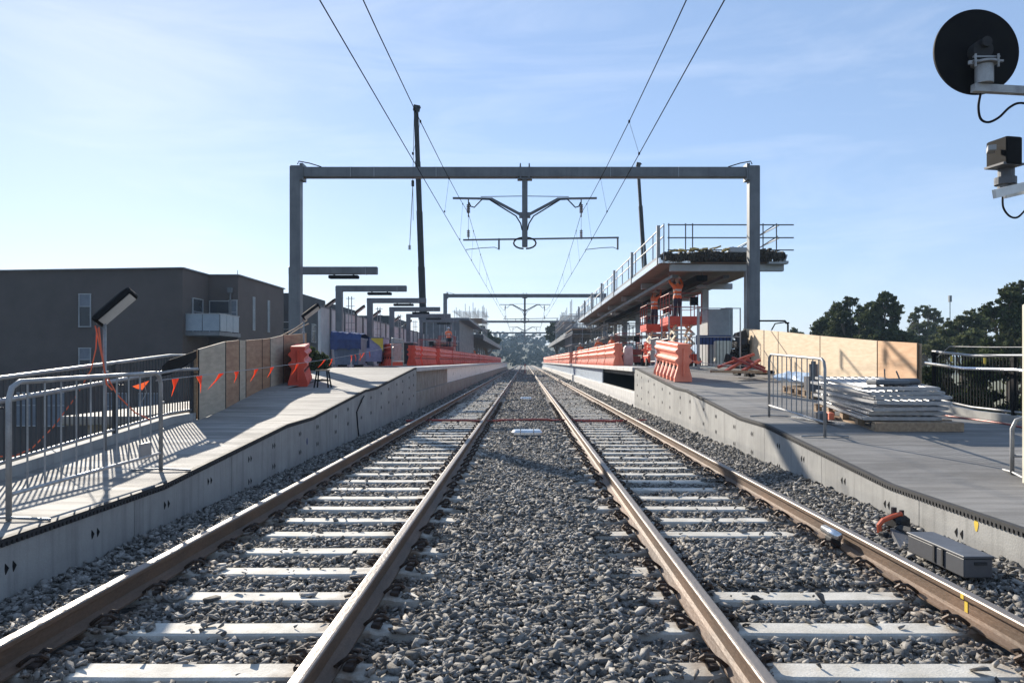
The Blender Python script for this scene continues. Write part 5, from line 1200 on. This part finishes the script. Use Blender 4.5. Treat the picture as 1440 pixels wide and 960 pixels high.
# ------------------------------------------------------------------ trees
def leafmesh(name, blobs, n, size, m, parent, seed, flat=.6):
    r = np.random.default_rng(seed); tot = sum(b_[3] ** 2 for b_ in blobs); V = []
    for bx_, by_, bz_, br in blobs:
        k_ = max(20, int(n * br ** 2 / tot)); sub = max(6, int(k_ / 42))
        # sub clumps scattered over blob volume, leaves inside sub clumps
        d = r.normal(size=(sub, 3)); d /= np.linalg.norm(d, axis=1)[:, None]; d *= (r.random(sub) ** .45 * br * .9)[:, None]; d[:, 2] *= .85
        cr_ = r.uniform(.10, .36, sub) * br
        which = r.integers(0, sub, k_); e_ = r.normal(size=(k_, 3)); e_ /= np.linalg.norm(e_, axis=1)[:, None]; e_ *= (r.random(k_) ** .5 * np.where(r.random(k_) < .08, 1.9, 1.0))[:, None]
        e_[:, 2] *= .6
        V.append(d[which] + e_ * cr_[which][:, None] + np.array([bx_, by_, bz_]))
    c = np.concatenate(V); n = len(c)
    a = r.normal(size=(n, 3)); a /= np.linalg.norm(a, axis=1)[:, None]; b_ = np.cross(a, r.normal(size=(n, 3))); b_ /= np.linalg.norm(b_, axis=1)[:, None]
    s = size * r.uniform(.6, 1.4, n)[:, None]
    v = np.stack([c - a * s, c + b_ * s * .45, c + a * s, c - b_ * s * .45], 1)
    off = np.array(topof(parent).location); v = (v - off).reshape(-1, 3)
    me = bpy.data.meshes.new(name); me.vertices.add(n * 4); me.vertices.foreach_set('co', v.reshape(-1).astype(np.float32)); me.loops.add(n * 4); me.loops.foreach_set('vertex_index', np.arange(n * 4, dtype=np.int32))
    me.polygons.add(n); me.polygons.foreach_set('loop_start', np.arange(0, n * 4, 4, dtype=np.int32)); me.polygons.foreach_set('loop_total', np.full(n, 4, np.int32)); me.materials.append(m); me.update(); me.validate()
    return link(name, me, parent)
def tree(Y, blobs, label, n=9000, size=.16, m='leafd', trunkx=None, seed=1, dy=1.0, group='gum trees beyond the right fence', trunk_r=.28):
    """blobs: (px, py, rpx) sized at distance Y"""
    B = []; r = random.Random(seed)
    for px, py, rp in blobs:
        p = P(px, py, Y); B.append((p.x, Y + r.uniform(-1, 1) * rp * Y / F * dy, p.z, rp * Y / F))
    cx = sum(b_[0] for b_ in B) / len(B) if trunkx is None else P(trunkx, 0, Y).x
    t = thing('tree', label, 'tree', (cx, Y, GZ), group)
    k = MB(); zmid = sum(b_[2] for b_ in B) / len(B)
    zlow = min(b_[2] for b_ in B)
    fork = Vector((cx, Y, GZ + max(1.5, (zlow - GZ) * .7)))
    k.tube([(cx, Y, GZ), (cx + .05, Y, (GZ + fork.z) / 2), fork], trunk_r, 8, taper=[trunk_r * 1.3, trunk_r, trunk_r * .8])
    part(t, 'trunk', k, M['bark'])
    for b_ in B:
        k = MB(); e_ = Vector(b_[:3]); md = fork.lerp(e_, .5) + Vector((r.uniform(-.3, .3), r.uniform(-.3, .3), -.2))
        k.tube([fork, md, e_], .1, 6, taper=[trunk_r * .5, trunk_r * .3, trunk_r * .1])
        for q in range(4):
            f_ = md.lerp(e_, r.random()); g_ = e_ + Vector((r.uniform(-1, 1), r.uniform(-1, 1), r.uniform(-.3, .9))) * b_[3] * .8; k.tube([f_, g_], .04, 5, taper=[trunk_r * .15, .02])
        part(t, 'limb', k, M['bark'])
    leafmesh('crown', B, n, size, M[m], t, seed)
    return t
tree(72, [(1152, 458, 15), (1168, 450, 14), (1160, 476, 20), (1148, 480, 14)], 'rounded dark tree at the left end of the tree line above the plywood', 9000, seed=1)
tree(68, [(1188, 437, 15), (1199, 424, 11), (1177, 447, 14), (1208, 443, 16), (1190, 462, 22), (1212, 470, 22), (1180, 480, 22)], 'dark green tree with a pointed top second in the tree line', 14000, seed=2)
tree(64, [(1243, 421, 13), (1232, 432, 15), (1253, 436, 15), (1226, 452, 20), (1256, 452, 12), (1240, 470, 20), (1262, 478, 16), (1228, 485, 22)], 'tallest dark gum tree in the middle of the tree line', 16000, seed=3)
tree(95, [(1288, 441, 12), (1300, 438, 12), (1314, 444, 11), (1322, 452, 9), (1280, 450, 9), (1296, 465, 20), (1318, 470, 16), (1278, 478, 18), (1300, 490, 24)], 'flat topped pale gum tree with sky gaps under its crown', 11000, .2, 'leaf', seed=4)
tree(120, [(1118, 468, 9), (1126, 472, 8)], 'small pale tree just above the plywood behind the pipe frame', 2500, .22, 'leaf', seed=5)
tree(82, [(1262, 482, 18), (1290, 486, 18), (1318, 480, 16), (1340, 484, 18), (1362, 476, 18), (1330, 470, 10), (1275, 472, 10)], 'low dark tree filling the gap between the pale gum tree and the olive tree', 15000, .18, 'leafd', seed=16)
tree(55, [(1352, 456, 15), (1340, 468, 16), (1368, 446, 13), (1378, 455, 18), (1350, 482, 24), (1376, 485, 26), (1320, 492, 20)], 'leafy olive tree left of the tallest right hand tree', 16000, .13, 'leaf', seed=6)
tree(46, [(1392, 436, 17), (1410, 422, 17), (1428, 412, 17), (1402, 452, 24), (1432, 440, 26), (1455, 425, 30), (1420, 475, 34), (1460, 480, 36), (1390, 490, 26), (1436, 398, 9)], 'large dark tree rising at the right edge of the picture', 26000, .12, 'leafd', seed=7, trunk_r=.35)
tree(30, [(1300, 530, 22), (1330, 525, 26), (1365, 520, 30), (1400, 515, 32), (1440, 520, 36), (1350, 560, 34), (1400, 570, 40), (1440, 580, 42), (1310, 560, 26), (1480, 540, 44)], 'dense dark bush right behind the black barred fence', 26000, .09, 'leafd', seed=8, trunk_r=.2)
tree(24, [(1360, 600, 40), (1440, 610, 44), (1520, 560, 60), (1560, 480, 60), (1600, 560, 60)], 'low spreading bush below the right ramp near the frame edge', 16000, .09, 'leafd', seed=9, trunk_r=.2)
tree(150, [(772, 464, 7), (780, 459, 7), (788, 457, 7), (796, 462, 7), (786, 468, 9), (775, 475, 8)], 'round dark tree behind the far right canopy scaffold', 6000, .3, 'leafd', seed=10, group='trees beyond the platforms')
tree(150, [(672, 466, 5), (678, 462, 5), (684, 468, 6), (690, 476, 7), (700, 480, 6)], 'thin dark tree behind the far left canopy scaffold', 5000, .3, 'leafd', seed=11, group='trees beyond the platforms')
leafmesh('foliage', [(-8.1, 27.9, 1.5, .45), (-7.6, 27.7, 1.6, .42), (-7.25, 27.9, 1.5, .35), (-7.6, 27.9, 1.3, .4), (-7.2, 28, 1.3, .35)], 7000, .06, M['leafd'], HEDGE, 20)
k = MB(); k.tube([(-7.6, 27.8, 1.0), (-7.6, 27.8, 1.8)], .03, 6); part(HEDGE, 'stem', k, M['bark'])
# far antenna mast behind the trees
k = MB(); k.tube([P(1336, 470, 160), P(1336, 421, 160)], .09, 6); k.box(P(1336, 420, 160), (.5, .5, 1.3)); k.tube([(P(1336, 0, 160).x, 160, GZ), P(1336, 470, 160)], .12, 6); solo('lamp_mast', k, M['steel'], 'thin distant mast above the pale gum tree', 'mast')

# ------------------------------------------------------------------ distant hills and wood
k = MB(); rows = []
for i in range(24):
    y = 320 + i * 26; row = []
    for j_ in range(70):
        x = -900 + j_ * 26; h = GZ + 24 * max(0, math.sin(min(1, i / 16) * math.pi / 2)) * (.55 + .45 * math.sin(x * .006 + 2.1) * math.cos(x * .013 + .4)) * math.exp(-((x / 520.) ** 2))
        row.append((x, y, h))
    rows.append(row)
k.strip(rows); struct('hills', k, M['hill'], smooth=True)
def wood():
    r = np.random.default_rng(77); blobs = []
    for i in range(260):
        y = r.uniform(330, 640); x = r.uniform(-.16, .16) * y + r.normal() * 8; i_ = (y - 320) / 26
        h = GZ + 24 * math.sin(min(1, i_ / 16) * math.pi / 2) * (.55 + .45 * math.sin(x * .006 + 2.1) * math.cos(x * .013 + .4)) * math.exp(-((x / 520.) ** 2))
        rr_ = r.uniform(3.0, 5.5); blobs.append((x, y, h + rr_ * .9, rr_))
    root = bpy.data.objects.new('tmp_root', None)
    class _T: pass
    t_ = bpy.data.objects.new('distant_wood', None); C.objects.link(t_)
    o_ = leafmesh('distant_wood', blobs, 60000, .75, M['wood'], t_, 5); o_.parent = None; bpy.data.objects.remove(t_); o_.name = 'distant_wood'; o_['kind'] = 'stuff'; o_['label'] = 'hazy wooded hillside beyond the end of the tracks'
wood()

# ------------------------------------------------------------------ haze
HAZE = 0.0004
if HAZE:
    k = MB(); k.box((0, 600, 17.5), (5000, 5600, 45.0)); k.v = [(x, y, (GZ - 1 if z < 0 else 46)) for x, y, z in k.v]
    m_ = bpy.data.materials.new('haze_air'); m_.use_nodes = True; n_ = m_.node_tree.nodes; n_.clear()
    out = n_.new('ShaderNodeOutputMaterial'); pv = n_.new('ShaderNodeVolumePrincipled'); pv.inputs['Color'].default_value = (.52, .74, 1.0, 1); pv.inputs['Density'].default_value = HAZE; pv.inputs['Anisotropy'].default_value = .1
    m_.node_tree.links.new(pv.outputs[0], out.inputs['Volume'])
    struct('haze', k, m_, 'stuff')
for o in bpy.data.objects:
    if o.name.startswith('haze'): o['label'] = 'thin blue air haze'
